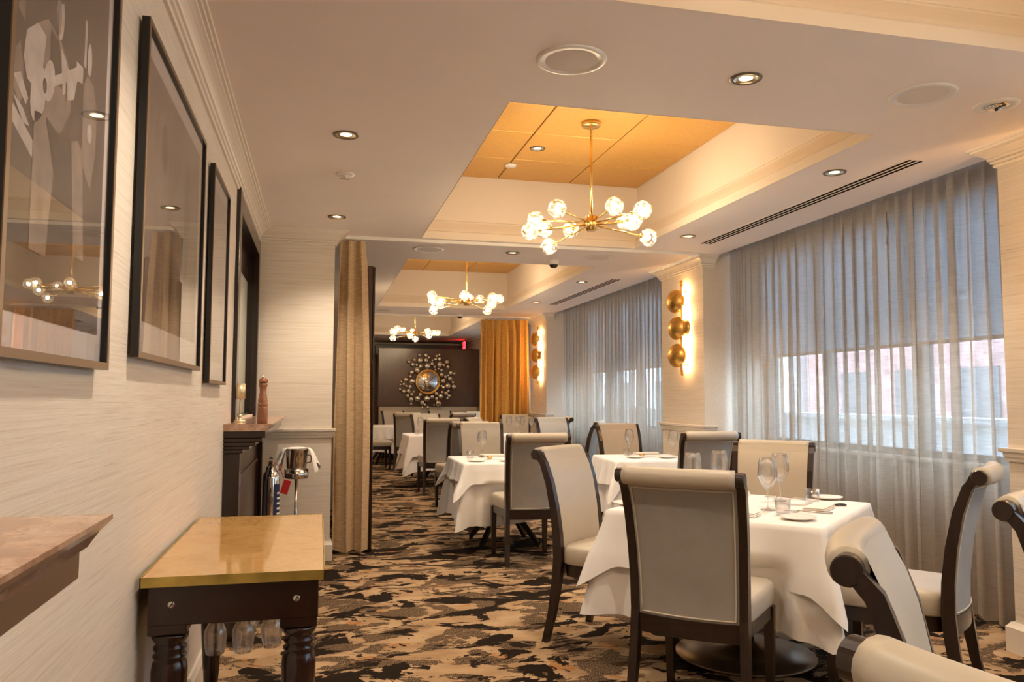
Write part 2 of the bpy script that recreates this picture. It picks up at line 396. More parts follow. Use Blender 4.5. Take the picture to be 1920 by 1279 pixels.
for i, (x0, x1, y0, y1) in enumerate(TR):
    loop = [(x0, y0), (x1, y0), (x1, y1), (x0, y1)]
    t = sweep(loop, TP, closed=True, left=False); struct(f'trim_{i+1}', t, M['trim'])
    t = sweep(loop, [(.046, 2.822), (.05, 3.24)], closed=True, left=False); struct(f'wall_tray{"abcd"[i]}'.replace('traya', 'tray').replace('trayb', 'tray').replace('trayc', 'tray').replace('trayd', 'tray'), t, M['traywall'])
    # gold tiles
    p = .655; ox = 1.486-p; oy = (5.51-8*p) if i < 2 else (9.87-8*p if i == 2 else 15.25-8*p)
    xs = [x0-.05]+[ox+p*k for k in range(0, 5) if x0+.05 < ox+p*k < x1]+[x1+.05]
    yy = [y0-.05]+[oy+p*k for k in range(-10, 20) if y0+.05 < oy+p*k < y1-.0]+[y1+.05]
    for a, b in zip(xs, xs[1:]):
        for d, e in zip(yy, yy[1:]):
            MB().box((a+.004, d+.004, 3.215), (b-.004, e-.004, 3.235), .004).build('ceiling_tile', M['tile'], CE)
    MB().box((x0-.06, y0-.06, 3.236), (x1+.06, y1+.06, 3.26)).build('tile_grid', M['dark'], CE)
# pilasters
for k, (a, b, vis) in enumerate([(-3.6, -1.9, 0), (2.56, 3.51, 1), (6.92, 7.87, 1), (12.32, 13.30, 1), (17.3, 20.0, 1)]):
    pw = struct('wall_pilaster', MB().box((XP, a, 0), (XW+.2, b, 2.9)), M['paperY'])
    if vis:
        path = [(XP+.12, a), (XP, a), (XP, b), (XP+.12, b)]
        sweep(path, CROWN, left=True).build('crown', M['trim'], pw)
        sweep(path, RAIL, left=True).build('chair_rail', M['trim'], pw)
        sweep(path, [(o*1.5, z) for o, z in BASE], left=True).build('baseboard', M['trim'], pw)
# window walls and windows
for k, (a, b) in enumerate(PB):
    z0, z1 = .89, 2.69
    struct('wall_right', MB().box((XW, a, 0), (XW+.12, b, z0)).box((XW, a, z1), (XW+.12, b, 2.9)), M['wallwin'])
    fr = MB(); nm = 3 if k < 2 else 4
    fr.box((XW, a, z0), (XW+.12, b, z0+.05)).box((XW, a, z1-.05), (XW+.12, b, z1)).box((XW, a, z0), (XW+.12, a+.05, z1)).box((XW, b-.05, z0), (XW+.12, b, z1))
    wn = struct(f'window_{k+1}', fr, M['winframe'])
    MB().box((XW-.08, a, z0-.03), (XW+.02, b, z0), .004).build('sill', M['trim'], wn)
    cuts = [a+(b-a)*j/nm for j in range(nm+1)]
    if k == 1: cuts = [a, 4.89, 5.985, b]
    for m_ in cuts[1:-1]: MB().box((XW+.01, m_-.035, z0+.05), (XW+.11, m_+.035, z1-.05), .004).build('mullion', M['winframe'], wn)
    for p0, p1 in zip(cuts, cuts[1:]):
        MB().box((XW+.055, p0+.04, z0+.05), (XW+.061, p1-.04, z1-.05)).build('pane', M['pane'], wn)
        if k:
            q = ['near', 'middle', 'far', 'farthest'][cuts.index(p0)]
            s = thing('roller_shade', f'pale blue roller shade behind the {["", "large near", "second", "far room"][k]} sheer curtains, {q} pane of that window', 'shade', (XW-.02, (p0+p1)/2, 2.66), 0, 'roller shades in the windows')
            hw = (p1-p0)/2-.002
            MB().box((-.012, -hw, -.96), (-.009, hw, .0)).build('shade_cloth', M['shade'], s)
            MB().tube([(0, -hw, .01), (0, hw, .01)], .02, 10).build('roller', M['white'], s)
            MB().box((-.016, -hw, -.985), (-.004, hw, -.96), .003).build('hem_bar', M['white'], s)

# outside: pavement, parapet, buildings
struct('ground', MB().box((XW+.12, -20, -.6), (40, 60, -.5)), M['road'])
par = tag(MB().box((5.6, -12, -.5), (5.8, 30, 1.08)).box((5.56, -12, 1.08), (5.84, 30, 1.13)).build('parapet_wall', M['render']), 'low pale parapet wall outside beyond the windows', 'wall')
for j, (ya, yb, hh, mt, lb) in enumerate([(-6, 12, 7.0, 'render', 'pale rendered building across the street, nearest one'), (13, 24, 6.0, 'brick', 'red brick building across the street'), (25, 48, 7.5, 'render', 'pale building across the street farthest along')]):
    b = thing('street_building', lb, 'building', (16, 0, -.5))
    MB().box((0, ya, 0), (6, yb, hh)).build('facade', M[mt], b)
    for q in range(int((yb-ya)//2.4)):
        for z in (1.0, 3.8):
            y = ya+.7+q*2.4
            MB().box((-.06, y, z), (.03, y+1.2, z+1.6)).box((-.1, y-.1, z-.1), (-.02, y+1.3, z)).build('window', M['winframe'], b)

# ------------------------------------------------------------------ curtains
def drape(name, label, y0, y1, x, z0, z1, amp, pitch, mat, group, axis='Y', seed=1, pinch=1.0, narrow=None, header=.10):
    rnd = random.Random(seed); L = abs(y1-y0); np_ = max(2, round(L/pitch)); nu = np_*8+1; nv = 26
    ph = [rnd.uniform(-.5, .5) for _ in range(np_+2)]; am = [rnd.uniform(.55, 1.2) for _ in range(np_+2)]; dr = [rnd.uniform(-.35, .35) for _ in range(np_+2)]
    def fn(u, v):
        z = z1+(z0-z1)*v; s = u*np_; i = int(min(s, np_-1)); fr_ = s-i
        a = am[i]*(1-fr_)+am[i+1]*fr_; d = dr[i]*(1-fr_)+dr[i+1]*fr_; p = ph[i]*(1-fr_)+ph[i+1]*fr_
        top = math.exp(-((z1-z)/header)**2)
        A = amp*(pinch*top*.8+(1-top)*a*(.75+.35*v))
        off = A*math.sin(2*PI*s+p*2*(1-top)+d*v*2.0)+.25*A*math.sin(4.7*PI*s+p)
        yy = y0+(y1-y0)*u+pitch*.22*(1-top)*math.sin(2*PI*u*np_/3.3+d*3)*v+.12*pitch*math.sin(4*PI*s+1.3)*(1-top)
        xx = x+off
        if narrow:
            cy, f0, f1 = narrow; yy = cy+(yy-cy)*(f0+(f1-f0)*min(1, v*1.6)**.8)
        hem = .012*math.sin(2*PI*s+1)*v
        return (xx, yy, z+hem) if axis == 'Y' else (yy, xx, z+hem)
    t = MB().grid(fn, nu, nv)
    o = t.build(name, mat); tag(o, label, 'curtain', group); return o
g = 'sheer window curtains'
drape('sheer_curtain', 'sheer beige curtain by the camera, before the near pilaster at the right edge', -1.85, 2.52, 3.80, .03, 2.79, .034, .105, M['sheer'], g, seed=2)
drape('sheer_curtain', 'sheer beige curtain panel beside the near right pilaster, right half of the largest window', 3.54, 5.335, 3.80, .03, 2.79, .038, .118, M['sheer'], g, seed=3)
drape('sheer_curtain', 'sheer beige curtain panel right of the near wall sconce, left half of the largest window', 5.345, 6.88, 3.80, .03, 2.79, .038, .118, M['sheer'], g, seed=5)
drape('sheer_curtain', 'sheer grey curtain panel directly left of the near wall sconce', 7.90, 10.1, 3.80, .03, 2.79, .036, .125, M['sheer'], g, seed=6)
drape('sheer_curtain', 'sheer grey curtain panel directly right of the far wall sconce', 10.12, 12.28, 3.80, .03, 2.79, .036, .125, M['sheer'], g, seed=7)
drape('sheer_curtain', 'sheer grey curtain of the far room behind the golden drape', 13.36, 17.2, 3.80, .03, 2.79, .034, .12, M['sheer'], g, seed=8)
drape('room_drape', 'tan floor length drape hanging beside the dark partition at the left wall end', .10, .42, 6.83, .035, 2.615, .055, .14, M['tandrape'], None, 'X', seed=12, pinch=.55, narrow=(.245, .64, 1.0), header=.16)
drape('room_drape', 'golden yellow drape gathered at the far right beside the far sconce', 2.58, 3.42, 13.05, .03, 2.60, .105, .115, M['drape'], None, 'X', seed=14, pinch=.6, narrow=(3.0, .96, 1.0), header=.12)
for lb, x0, x1, y in (('white ceiling curtain track behind the near chandelier', .17, 3.42, 6.79), ('white ceiling curtain track above the golden drape', .8, 3.44, 13.0)):
    t = thing('curtain_track', lb, 'track', ((x0+x1)/2, y, H))
    hw = (x1-x0)/2
    MB().box((-hw, -.018, -.028), (hw, .018, 0), .003).build('rail', M['white'], t)
    MB().box((-hw-.02, -.022, -.034), (-hw, .022, 0), .004).build('end_cap', M['brass'], t)
# partition behind the tan drape
t = thing('wood_partition', 'tall dark wood partition edge right of the tan drape', 'partition', (.415, 6.95, 0))
MB().box((-.025, 0, .01), (.02, 2.4, 2.43), .004).build('panel', M['panelwood'], t)
MB().box((.02, -.004, .01), (.038, 2.4, 2.42), .003).build('edge_trim', M['mantelwood'], t)

# ------------------------------------------------------------------ ceiling fixtures
CG = 'recessed downlights in the ceiling'
def downlight(x, y, z, label, on=True, r=.068, watts=CAN_W):
    t = thing('downlight', label, 'downlight', (x, y, z), 0, CG)
    k = r/.068
    MB().lathe([(.052*k, -.001), (.054*k, -.006), (.066*k, -.006), (.068*k, 0), (.068*k, .001), (.052*k, .001)], n=28).build('trim_ring', M['canring'], t)
    MB().lathe([(.052*k, -.005), (.046*k, -.002), (.030*k, -.0006)], n=24, caps=False).build('reflector', M['cancone'], t)
    MB().lathe([(.0, -.0010), (.030*k, -.0010)], n=20, caps=False).build('lens', M['glow'], t)
    if on:
        l = bpy.data.lights.new('lamp', 'SPOT'); l.energy = watts; l.color = (1, .84, .66); l.spot_size = 2.0; l.spot_blend = .8; l.shadow_soft_size = .04
        lo = bpy.data.objects.new('lamp', l); COL.objects.link(lo); lo.parent = t; lo.location = (0, 0, -.02)
LB = {(.11, 4.14): 'bronze ringed downlight above the pictures, nearer of the two left ones', (.105, 6.08): 'bronze ringed downlight before the left end wall crown',
      (1.73, 2.985): 'bronze ringed downlight between the two nearest round speakers', (2.973, 4.136): 'bronze ringed downlight left of the near ceiling slot vent, nearer one',
      (2.974, 6.104): 'lit downlight at the far end of the near ceiling slot vent', (1.733, 7.215): 'downlight between the second row of round speakers',
      (2.964, 8.866): 'downlight left of the second slot vent, nearer one', (2.964, 10.9): 'downlight left of the second slot vent, farther one',
      (1.733, 12.5): 'downlight before the third ceiling tray', (2.97, 14.6): 'downlight left of the golden drape in the far room', (1.73, 18.4): 'downlight above the dark mirror panel', (.11, 2.2): 'downlight over the nearest picture, above the view',
      (.11, .2): 'downlight above the camera beside the left wall', (2.97, 1.4): 'downlight near the camera on the window side'}
for (x, y), lb in LB.items(): downlight(x, y, H, lb)
downlight(1.60, 5.85, 3.215, 'small downlight set in the gold tiles of the near tray', True, .062)
downlight(1.55, 9.6, 3.215, 'small downlight set in the gold tiles of the second tray', True, .062)
t = thing('smoke_detector', 'small white disc detector in the gold tiles of the near tray', 'detector', (1.50, 6.32, 3.215)); MB().lathe([(.05, 0), (.05, -.012), (.04, -.018), (.0, -.02)], n=24).build('cover', M['white'], t)
t = thing('sprinkler', 'small white ceiling sprinkler between the two left downlights', 'sprinkler', (.128, 4.884, H))
MB().lathe([(.055, 0), (.055, -.008), (.035, -.012), (.012, -.012), (.012, -.022), (.0, -.022)], n=24).build('plate', M['white'], t)
MB().box((-.028, -.006, -.034), (.028, .006, -.030), .001).box((-.004, -.004, -.032), (.004, .004, -.018)).build('deflector', M['steel'], t)
for x, y, lb in ((.957, 2.985, 'round ceiling speaker nearest the pictures, in the first row'), (2.589, 2.965, 'round ceiling speaker beside the emergency light at upper right'), (.944, 7.222, 'round ceiling speaker left of the second row downlight'), (2.596, 7.259, 'round ceiling speaker right of the dome camera'),
                 (.95, 12.5, 'round ceiling speaker before the third tray on the left'), (2.6, 12.5, 'round ceiling speaker before the third tray on the right')):
    t = thing('ceiling_speaker', lb, 'speaker', (x, y, H), 0, 'round ceiling speakers')
    MB().lathe([(.118, -.004), (.122, -.007), (.138, -.006), (.143, 0), (.118, 0)], n=36).build('rim', M['white'], t)
    MB().lathe([(.0, -.008), (.08, -.006), (.118, -.003)], n=36, caps=False).build('grille', M['grille'], t)
t = thing('emergency_light', 'white round ceiling emergency light at the upper right corner', 'light', (3.006, 2.989, H))
MB().lathe([(.055, -.004), (.058, -.008), (.092, -.008), (.098, -.002), (.098, 0), (.055, 0)], n=32).build('rim', M['white'], t)
MB().lathe([(.0, -.010), (.03, -.012), (.052, -.006)], n=28, caps=False).build('lens', M['cancone'], t)
for r in (.02, .036): MB().lathe([(r, -.012), (r+.004, -.016), (r+.006, -.012)], n=24, caps=False).build('lens_ring', M['chrome'], t)
MB().box((-.004, -.05, -.02), (.004, .0, -.014), .001).sphere((0, 0, -.02), .009, 10, 6).build('bracket', M['black'], t)
for x, y, lb in ((2.217, 7.5, 'white dome camera with black eye under the ceiling beyond the near chandelier'), (2.19, 12.75, 'dome camera before the third ceiling tray')):
    t = thing('dome_camera', lb, 'camera', (x, y, H), 0, 'ceiling dome cameras')
    MB().lathe([(.052, 0), (.052, -.035), (.044, -.048)], n=24).build('housing', M['white'], t)
    MB().lathe([(.044, -.046), (.040, -.062), (.026, -.076), (.0, -.082)], n=24).build('dome', M['black'], t)
for x, y0, y1, lb in ((3.262, 3.80, 6.365, 'long black slot vent in the ceiling along the largest window'), (3.268, 8.54, 11.13, 'long black slot vent in the ceiling along the second window'), (3.268, 13.5, 16.0, 'long slot vent in the far room ceiling')):
    t = thing('slot_vent', lb, 'vent', (x, y0, H), 0, 'linear ceiling vents')
    MB().box((-.066, 0, -.002), (.066, y1-y0, -.0005)).build('frame', M['ceil'], t)
    for o in (-.042, -.004, .034): MB().box((o, .01, -.0045), (o+.0165, y1-y0-.01, -.0022)).build('slot', M['dark'], t)

# ------------------------------------------------------------------ chandeliers
def facet_globe(r):
    rnd = random.Random(3); mb = MB(); mb.sphere((0, 0, 0), r, 11, 8, False)
    v = []
    for p in mb.v:
        k = 1+rnd.uniform(-.045, .045); v.append((p[0]*k, p[1]*k, p[2]*k*.97))
    mb.v = v; return mb.mesh('globe', M['crystal'])
GLOBE = facet_globe(.062)
BULB = MB().sphere((0, 0, 0), .018, 10, 6).mesh('bulb', M['bulb'])
BALLS = [(-.43, 0.00, -.07), (-.30, -.30, .02), (-.35, .26, .07), (-.27, .34, .02), (-.23, .37, -.10), (.05, -.42, .02), (-.06, .42, .04), (.27, -.31, .03), (.225, -.22, -.03), (.34, .12, .065), (.32, .30, .09), (.43, .08, -.07)]
def chandelier(x, y, rz, label):
    t = thing('chandelier', label, 'chandelier', (x, y, 2.505), rz, 'brass globe chandeliers')
    zc = 3.215-2.505
    MB().lathe([(.0, zc), (.068, zc), (.068, zc-.024), (.060, zc-.030), (.0, zc-.030)], n=28).build('canopy', M['brass'], t)
    MB().tube([(0, 0, .03), (0, 0, zc-.02)], .0085, 10).build('rod', M['brass'], t)
    hub = MB()
    for k in range(6):
        a = k*PI/3; hub.lathe([(.0, -.05), (.017, -.05), (.017, .05), (.0, .05)], (.024*math.cos(a), .024*math.sin(a), 0), 12)
    hub.lathe([(.0, -.052), (.03, -.052), (.03, .045), (.0, .045)], n=16).build('hub', M['brass'], t)
    order = [(0, None), (1, 2), (2, None), (4, None), (3, 4), (5, None), (6, None), (7, 8), (8, None), (11, None), (9, 11), (10, 9)]
    for k, src in order:
        b = Vector(BALLS[k]); d = Vector((b.x, b.y, 0)).normalized()*.035
        st = Vector((d.x, d.y, .01 if b.z > 0 else -.015))
        if src is not None:
            s2 = Vector(BALLS[src]); st = st.lerp(s2, .35) if False else Vector((d.x, d.y, .0))
        end = b-(b-st).normalized()*.055
        arm = MB().tube([st, end], .0058, 8).lathe([(.0, -.012), (.013, -.012), (.013, .012), (.0, .012)], end, 10, mat=(b-st).to_track_quat('Z', 'Y').to_matrix()).build('arm', M['brass'], t)
        gl = bpy.data.objects.new('globe', GLOBE); COL.objects.link(gl); gl.parent = t; gl.location = b; gl.rotation_euler = (k, k*2.1, k*.7)
        bu = bpy.data.objects.new('bulb', BULB); COL.objects.link(bu); bu.parent = gl
    return t
chandelier(1.81, 5.20, -.10, 'nearest brass chandelier with glowing faceted glass globes under the near gold tray')
chandelier(1.785, 9.90, .55, 'second brass chandelier with glass globes, midway down the room')
chandelier(1.75, 15.2, 1.25, 'farthest brass chandelier with glass globes above the starburst mirror')
chandelier(1.81, .95, .3, 'brass chandelier with glass globes above the camera in the first tray')

# ------------------------------------------------------------------ wall sconces
def sconce(y, label):
    t = thing('wall_sconce', label, 'sconce', (XP, y, 1.99), 0, 'brass disc wall sconces')
    MB().box((-.070, -.012, -.47), (-.050, .012, .47), .003).build('bar', M['gold'], t)
    MB().box((-.049, -.010, -.41), (-.045, .010, .41)).build('light_strip', M['led'], t)
    for z in (-.36, .36): MB().tube([(-.05, 0, z), (0, 0, z)], .008, 8).build('standoff', M['brass'], t)
    for z, o in ((.27, .075), (0, .045), (-.27, .055)):
        mat = Matrix.Translation((-.102, o, z)) @ Matrix.Rotation(.42, 4, 'Z') @ Matrix.Rotation(-PI/2, 4, 'Y') @ Matrix.Scale(1.12, 4)
        MB().lathe([(.0, .030), (.035, .027), (.07, .015), (.095, -.004), (.105, -.018), (.103, -.022), (.092, -.008), (.068, .010), (.034, .022), (.0, .025)], mat=mat, n=28, caps=False).build('disc', M['gold'], t)
        MB().tube([(-.098, o, z), (-.062, 0, z)], .007, 8).build('disc_stem', M['brass'], t)
    mat = Matrix.Translation((-.045, -.05, 0)) @ Matrix.Rotation(-PI/2, 4, 'Y')
    MB().lathe([(.0, .018), (.05, .012), (.085, -.008), (.083, -.012), (.048, .008), (.0, .014)], mat=mat, n=24, caps=False).build('disc', M['gold'], t)
sconce(7.27, 'near brass sconce of three stacked discs on the lit pilaster')
sconce(12.63, 'far brass sconce of three stacked discs beside the golden drape')
sconce(3.03, 'brass disc sconce on the nearest pilaster past the right edge of view')

# ------------------------------------------------------------------ left wall: pictures
def picture(y0, y1, z0, z1, label, art):
    t = thing('framed_picture', label, 'picture', (XL, (y0+y1)/2, (z0+z1)/2)); a = (y1-y0)/2; b = (z1-z0)/2; d0, d1 = .008, .028
    # frame: black body with bronze front
    fb = .016
    for nm, mt, q in (('frame', 'frameblack', (d0, d1)), ('frame_face', 'framebrown', (d1, d1+.002))):
        m = MB()
        m.box((q[0], -a, -b), (q[1], a, -b+fb)).box((q[0], -a, b-fb), (q[1], a, b)).box((q[0], -a, -b+fb), (q[1], -a+fb, b-fb)).box((q[0], a-fb, -b+fb), (q[1], a, b-fb))
        m.build(nm, M[mt], t)
    MB().box((d0, -a+fb, -b+fb), (.014, a-fb, b-fb)).build('mat_board', M['mat'], t)
    mg = .035 if art == 'guitar' else .06; pa, pb0, pb1 = a-fb-mg, -b+fb+(.06 if art == 'guitar' else .09), b-fb-mg
    MB().box((.014, -pa, pb0), (.0148, pa, pb1)).build('print', M[{'guitar': 'sepia', 'faint': 'sepia2', 'pale': 'sepia3'}[art]], t)
    MB().box((.021, -a+fb, -b+fb), (.0225, a-fb, b-fb)).build('glass', M['glass'], t)
    x = .0152
    def shape(name, pts, mat, k=0):
        return MB().poly([(x+k*.0002, u, v) for u, v in pts]).build(name, M[mat], t)
    def ell(cu, cv, ru, rv, n=16, rot=0):
        return [(cu+ru*math.cos(2*PI*i/n)*math.cos(rot)-rv*math.sin(2*PI*i/n)*math.sin(rot), cv+ru*math.cos(2*PI*i/n)*math.sin(rot)+rv*math.sin(2*PI*i/n)*math.cos(rot)) for i in range(n)]
    if art == 'guitar':
        yc, zc = (y0+y1)/2, (z0+z1)/2
        P = lambda pts: [(u-yc, v-zc) for u, v in pts]
        E = lambda u, v, ru, rv, rot=0: ell(u-yc, v-zc, ru, rv, 16, rot)
        shape('printed_seat', P([(1.40, 1.77), (1.52, 1.73), (1.52, 1.70), (1.40, 1.74)]), 'ink2')
        for q in ([(1.40, 1.80), (1.405, 1.86), (1.425, 1.88), (1.44, 1.85), (1.45, 1.80), (1.43, 1.775)], [(1.41, 1.93), (1.42, 1.97), (1.44, 1.96), (1.44, 1.92)]): shape('printed_bystander', P(q), 'ink1')
        for q in ([(1.40, 1.815), (1.43, 1.83), (1.47, 1.80), (1.46, 1.785), (1.43, 1.80)], [(1.40, 1.785), (1.45, 1.775), (1.48, 1.755), (1.45, 1.752)]): shape('printed_hand', P(q), 'ink2', 1)
        shape('printed_shadow', P([(1.56, 1.80), (1.62, 1.79), (1.72, 1.81), (1.74, 1.60), (1.61, 1.60), (1.63, 1.71)]), 'ink0', 3)
        shape('printed_lapel', P([(1.625, 1.955), (1.66, 1.94), (1.66, 1.88), (1.645, 1.87)]), 'ink2', 4)
        shape('printed_arm', P([(1.66, 1.935), (1.70, 1.92), (1.72, 1.945), (1.73, 1.935), (1.71, 1.885), (1.67, 1.87)]), 'ink2', 9)
        shape('printed_cheek', E(1.608, 2.005, .010, .034), 'ink1', 9)
        shape('printed_jacket', P([(1.44, 1.86), (1.45, 1.91), (1.50, 1.945), (1.55, 1.975), (1.63, 1.965), (1.69, 1.93), (1.70, 1.86), (1.64, 1.79), (1.50, 1.80)]), 'ink1', 1)
        shape('printed_sleeve', P([(1.44, 1.86), (1.45, 1.91), (1.50, 1.945), (1.545, 1.94), (1.53, 1.87), (1.50, 1.83), (1.46, 1.83)]), 'ink2', 2)
        shape('printed_shirt', P([(1.565, 1.965), (1.615, 1.96), (1.65, 1.88), (1.57, 1.88)]), 'ink0', 3)
        shape('printed_head', E(1.617, 2.01, .022, .045), 'ink2', 3); shape('printed_hair', E(1.610, 2.055, .027, .02), 'ink0', 4)
        shape('printed_guitar', E(1.515, 1.825, .034, .058, -.4), 'ink2', 4); shape('printed_guitar', E(1.567, 1.868, .028, .042, -.4), 'ink2', 5)
        shape('printed_soundhole', E(1.545, 1.85, .010, .014), 'ink0', 6)
        shape('printed_neck', P([(1.57, 1.855), (1.57, 1.875), (1.725, 1.958), (1.725, 1.935)]), 'ink2', 7)
        shape('printed_headstock', P([(1.72, 1.93), (1.72, 1.968), (1.765, 1.972), (1.765, 1.938)]), 'ink2', 8)
        shape('printed_leg', P([(1.50, 1.79), (1.555, 1.80), (1.61, 1.71), (1.585, 1.55), (1.50, 1.55)]), 'ink1', 4)
        shape('printed_leg', P([(1.71, 1.80), (1.75, 1.815), (1.785, 1.80), (1.82, 1.58), (1.75, 1.58)]), 'ink1', 4)
        shape('printed_companion', P([(1.775, 1.94), (1.80, 1.97), (1.85, 1.965), (1.88, 1.92), (1.88, 1.82), (1.85, 1.74), (1.78, 1.78)]), 'ink1', 2)
        shape('printed_face', E(1.812, 2.008, .017, .035), 'ink2', 3); shape('printed_post', P([(1.775, 1.98), (1.79, 1.98), (1.79, 2.08), (1.775, 2.08)]), 'ink2', 1)
        shape('printed_hand', E(1.83, 1.855, .017, .02), 'ink2', 4)
    if art == 'faint':
        for j, (u, v, ru, rv) in enumerate([(-.5, .12, .10, .2), (-.46, .2, .05, .08), (.1, -.02, .12, .16), (.45, .05, .06, .2), (.12, .12, .05, .07), (-.2, -.2, .05, .1)]):
            shape('printed_figure', ell(u*pa, v, ru, rv), ('ink1', 'ink0')[j % 2], 1+j)
    return t
picture(1.345, 2.005, 1.36, 2.52, 'large framed black and white photograph of a seated guitarist, nearest on the left wall', 'guitar')
picture(2.315, 3.46, 1.405, 2.345, 'large framed brown print in a black frame, second along the left wall', 'faint')
picture(3.745, 4.39, 1.36, 2.345, 'narrow pale framed print next to the dark window frame, third along the left wall', 'pale')

# dark framed inner window in the left wall
fr = MB()
fr.box((XL-.02, 4.985, 1.152), (XL+.024, 5.10, 2.555), .004).box((XL-.02, 6.56, 1.152), (XL+.024, 6.655, 2.535), .004)
fr.box((XL-.02, 5.10, 2.42), (XL+.024, 6.56, 2.535), .004)
fr.box((XL-.14, 5.06, 1.165), (XL-.02, 5.075, 2.44)).box((XL-.14, 6.585, 1.165), (XL-.02, 6.6, 2.44)).box((XL-.14, 5.06, 2.42), (XL-.02, 6.6, 2.44)).box((XL-.14, 5.06, 1.165), (XL-.02, 6.6, 1.18))
wn = struct('window_5', fr, M['mantelwood'])
MB().box((XL-.07, 5.075, 1.18), (XL-.064, 6.585, 2.2)).build('pane', M['frost'], wn)
MB().box((XL-.07, 5.075, 2.2), (XL-.064, 6.585, 2.42)).build('upper_panel', M['mantelwood'], wn)

# mantels
def mantel(y0, y1, label, full):
    t = thing('mantel_shelf', label, 'mantel', (XL, y0, 0)); L = y1-y0
    pr = [(0, 1.152), (.250, 1.152), (.250, 1.146), (.244, 1.140), (.236, 1.132), (.226, 1.118), (.222, 1.112), (0, 1.112)]
    MB().loft([[(x, 0, z) for x, z in pr], [(x, L, z) for x, z in pr]]).build('marble_slab', M['marblemantel'], t)
    MB().box((0, .012, 1.075), (.217, L-.012, 1.112), .003).build('apron', M['mantelwood'] if full else M['framebrown'], t)
    if full:
        steps = [(.200, 1.075, 1.052), (.165, 1.052, 1.030), (.135, 1.030, 1.012), (.10, 1.012, .992)]
        for d, za, zb in steps: MB().box((0, .012, zb), (d, L-.012, za), .004).build('molding', M['mantelwood'], t)
        for py in (.02, L-.14): MB().box((0, py, 0), (.085, py+.11, .992), .004).build('post', M['mantelwood'], t)
        MB().box((0, .13, .0), (.045, L-.14, .992)).build('panel', M['panelwood'], t)
        pf = MB(); pf.box((.045, .2, .82), (.058, L-.2, .84)).box((.045, .2, .1), (.058, L-.2, .12)).box((.045, .2, .12), (.058, .22, .82)).box((.045, L-.22, .12), (.058, L-.2, .82))
        pf.build('panel_molding', M['panelwood'], t)
        MB().box((0, .0, 0), (.10, L, .10), .004).build('plinth', M['mantelwood'], t)
    return t
mantel(4.61, 6.62, 'dark wood mantel with brown marble top carrying the pepper mill', True)
mantel(-.55, 1.115, 'brown marble wall shelf in the lower left foreground', False)
MZ = 1.152
t = thing('cordless_lamp', 'slim brass table lamp with cylinder shade on the mantel', 'lamp', (-.452, 5.0, MZ))
M['lampbrass'] = simple('pale_lamp_brass', (.80, .70, .46), .35, .8)
MB().lathe([(.0, 0), (.036, 0), (.036, .008), (.030, .012), (.010, .014), (.008, .03), (.016, .034), (.016, .04), (.006, .045), (.0, .045)], n=24).build('base', M['lampbrass'], t)
MB().tube([(0, 0, .04), (0, 0, .16)], .0045, 10).build('stem', M['lampbrass'], t)
MB().lathe([(.027, .135), (.028, .135), (.028, .225), (.0, .225)], n=28).build('shade', M['lampbrass'], t)
t = thing('pepper_mill', 'turned reddish wood pepper mill on the near end of the mantel', 'pepper mill', (-.305, 4.70, MZ))
MB().lathe([(.0, 0), (.028, 0), (.029, .02), (.028, .085), (.0285, .09), (.026, .094), (.0285, .098), (.027, .112), (.025, .116), (.027, .122), (.024, .14), (.018, .175), (.020, .20), (.0235, .212), (.024, .22), (.021, .224), (.0, .224)], n=24).build('body', M['millwood'], t)
MB().lathe([(.0, .2245), (.020, .2245), (.025, .230), (.026, .238), (.020, .250), (.008, .256), (.0, .257)], n=24).build('head', M['millwood'], t)
MB().lathe([(.0, .256), (.004, .257), (.006, .264), (.0, .269)], n=12).build('finial', M['steel'], t)

# fire extinguisher and wine bucket before the left end wall
t = thing('fire_extinguisher', 'silver fire extinguisher with black hose and red tag beside the mantel', 'extinguisher', (-.322, 6.05, 0.22))
MB().lathe([(.0, 0), (.056, 0), (.060, .012), (.060, .50), (.052, .535), (.030, .555), (.018, .56), (.018, .585), (.0, .585)], n=28).build('cylinder', M['chrome'], t)
lab = MB().grid(lambda u, v: (.0612*math.cos(-1.2+1.5*u), .0612*math.sin(-1.2+1.5*u), .06+.40*v), 10, 2).build('label', M['navy'], t)
for j in range(9): MB().grid(lambda u, v: (.0618*math.cos(-.75+.7*u), .0618*math.sin(-.75+.7*u), .10+.036*j+.014*v), 5, 2).build('label_line', M['white'], t)
MB().lathe([(.0, .585), (.02, .585), (.02, .62), (.0, .62)], n=14).box((-.012, -.07, .615), (.012, .03, .628), .002).box((-.012, -.075, .64), (.012, .03, .652), .002).build('valve', M['steel'], t)
MB().tube([(0, -.02, .60), (-.02, -.07, .58), (-.04, -.075, .45), (-.045, -.07, .2), (-.045, -.07, .06)], .011, 8).build('hose', M['black'], t)
MB().box((-.026, -.0015, -.055), (.026, .0015, .045), .001, Matrix.Translation((.105, -.065, .445)) @ Matrix.Rotation(.3, 4, 'Y')).build('tag', M['red'], t)
MB().tube([(.0, -.03, .62), (.06, -.06, .59), (.09, -.06, .50)], .003, 6).build('tag_cord', M['red'], t)
tag(MB().box((XL+.10, 5.9, 0), (XL+.26, 6.2, .02), .004).box((XL+.12, 5.94, .02), (XL+.24, 6.16, .20), .004).box((XL+.10, 5.9, .20), (XL+.26, 6.2, .22), .004).build('extinguisher_stand', M['black']), 'low black stand under the silver fire extinguisher', 'stand')
t = thing('wine_bucket_stand', 'steel wine bucket stand before the left end wall', 'stand', (-.155, 6.36, 0))
MB().lathe([(.0, 0), (.13, 0), (.13, .008), (.02, .025), (.0, .025)], n=28).build('base', M['steel'], t)
MB().tube([(0, 0, .02), (0, 0, .69)], .012, 12).build('pole', M['steel'], t)
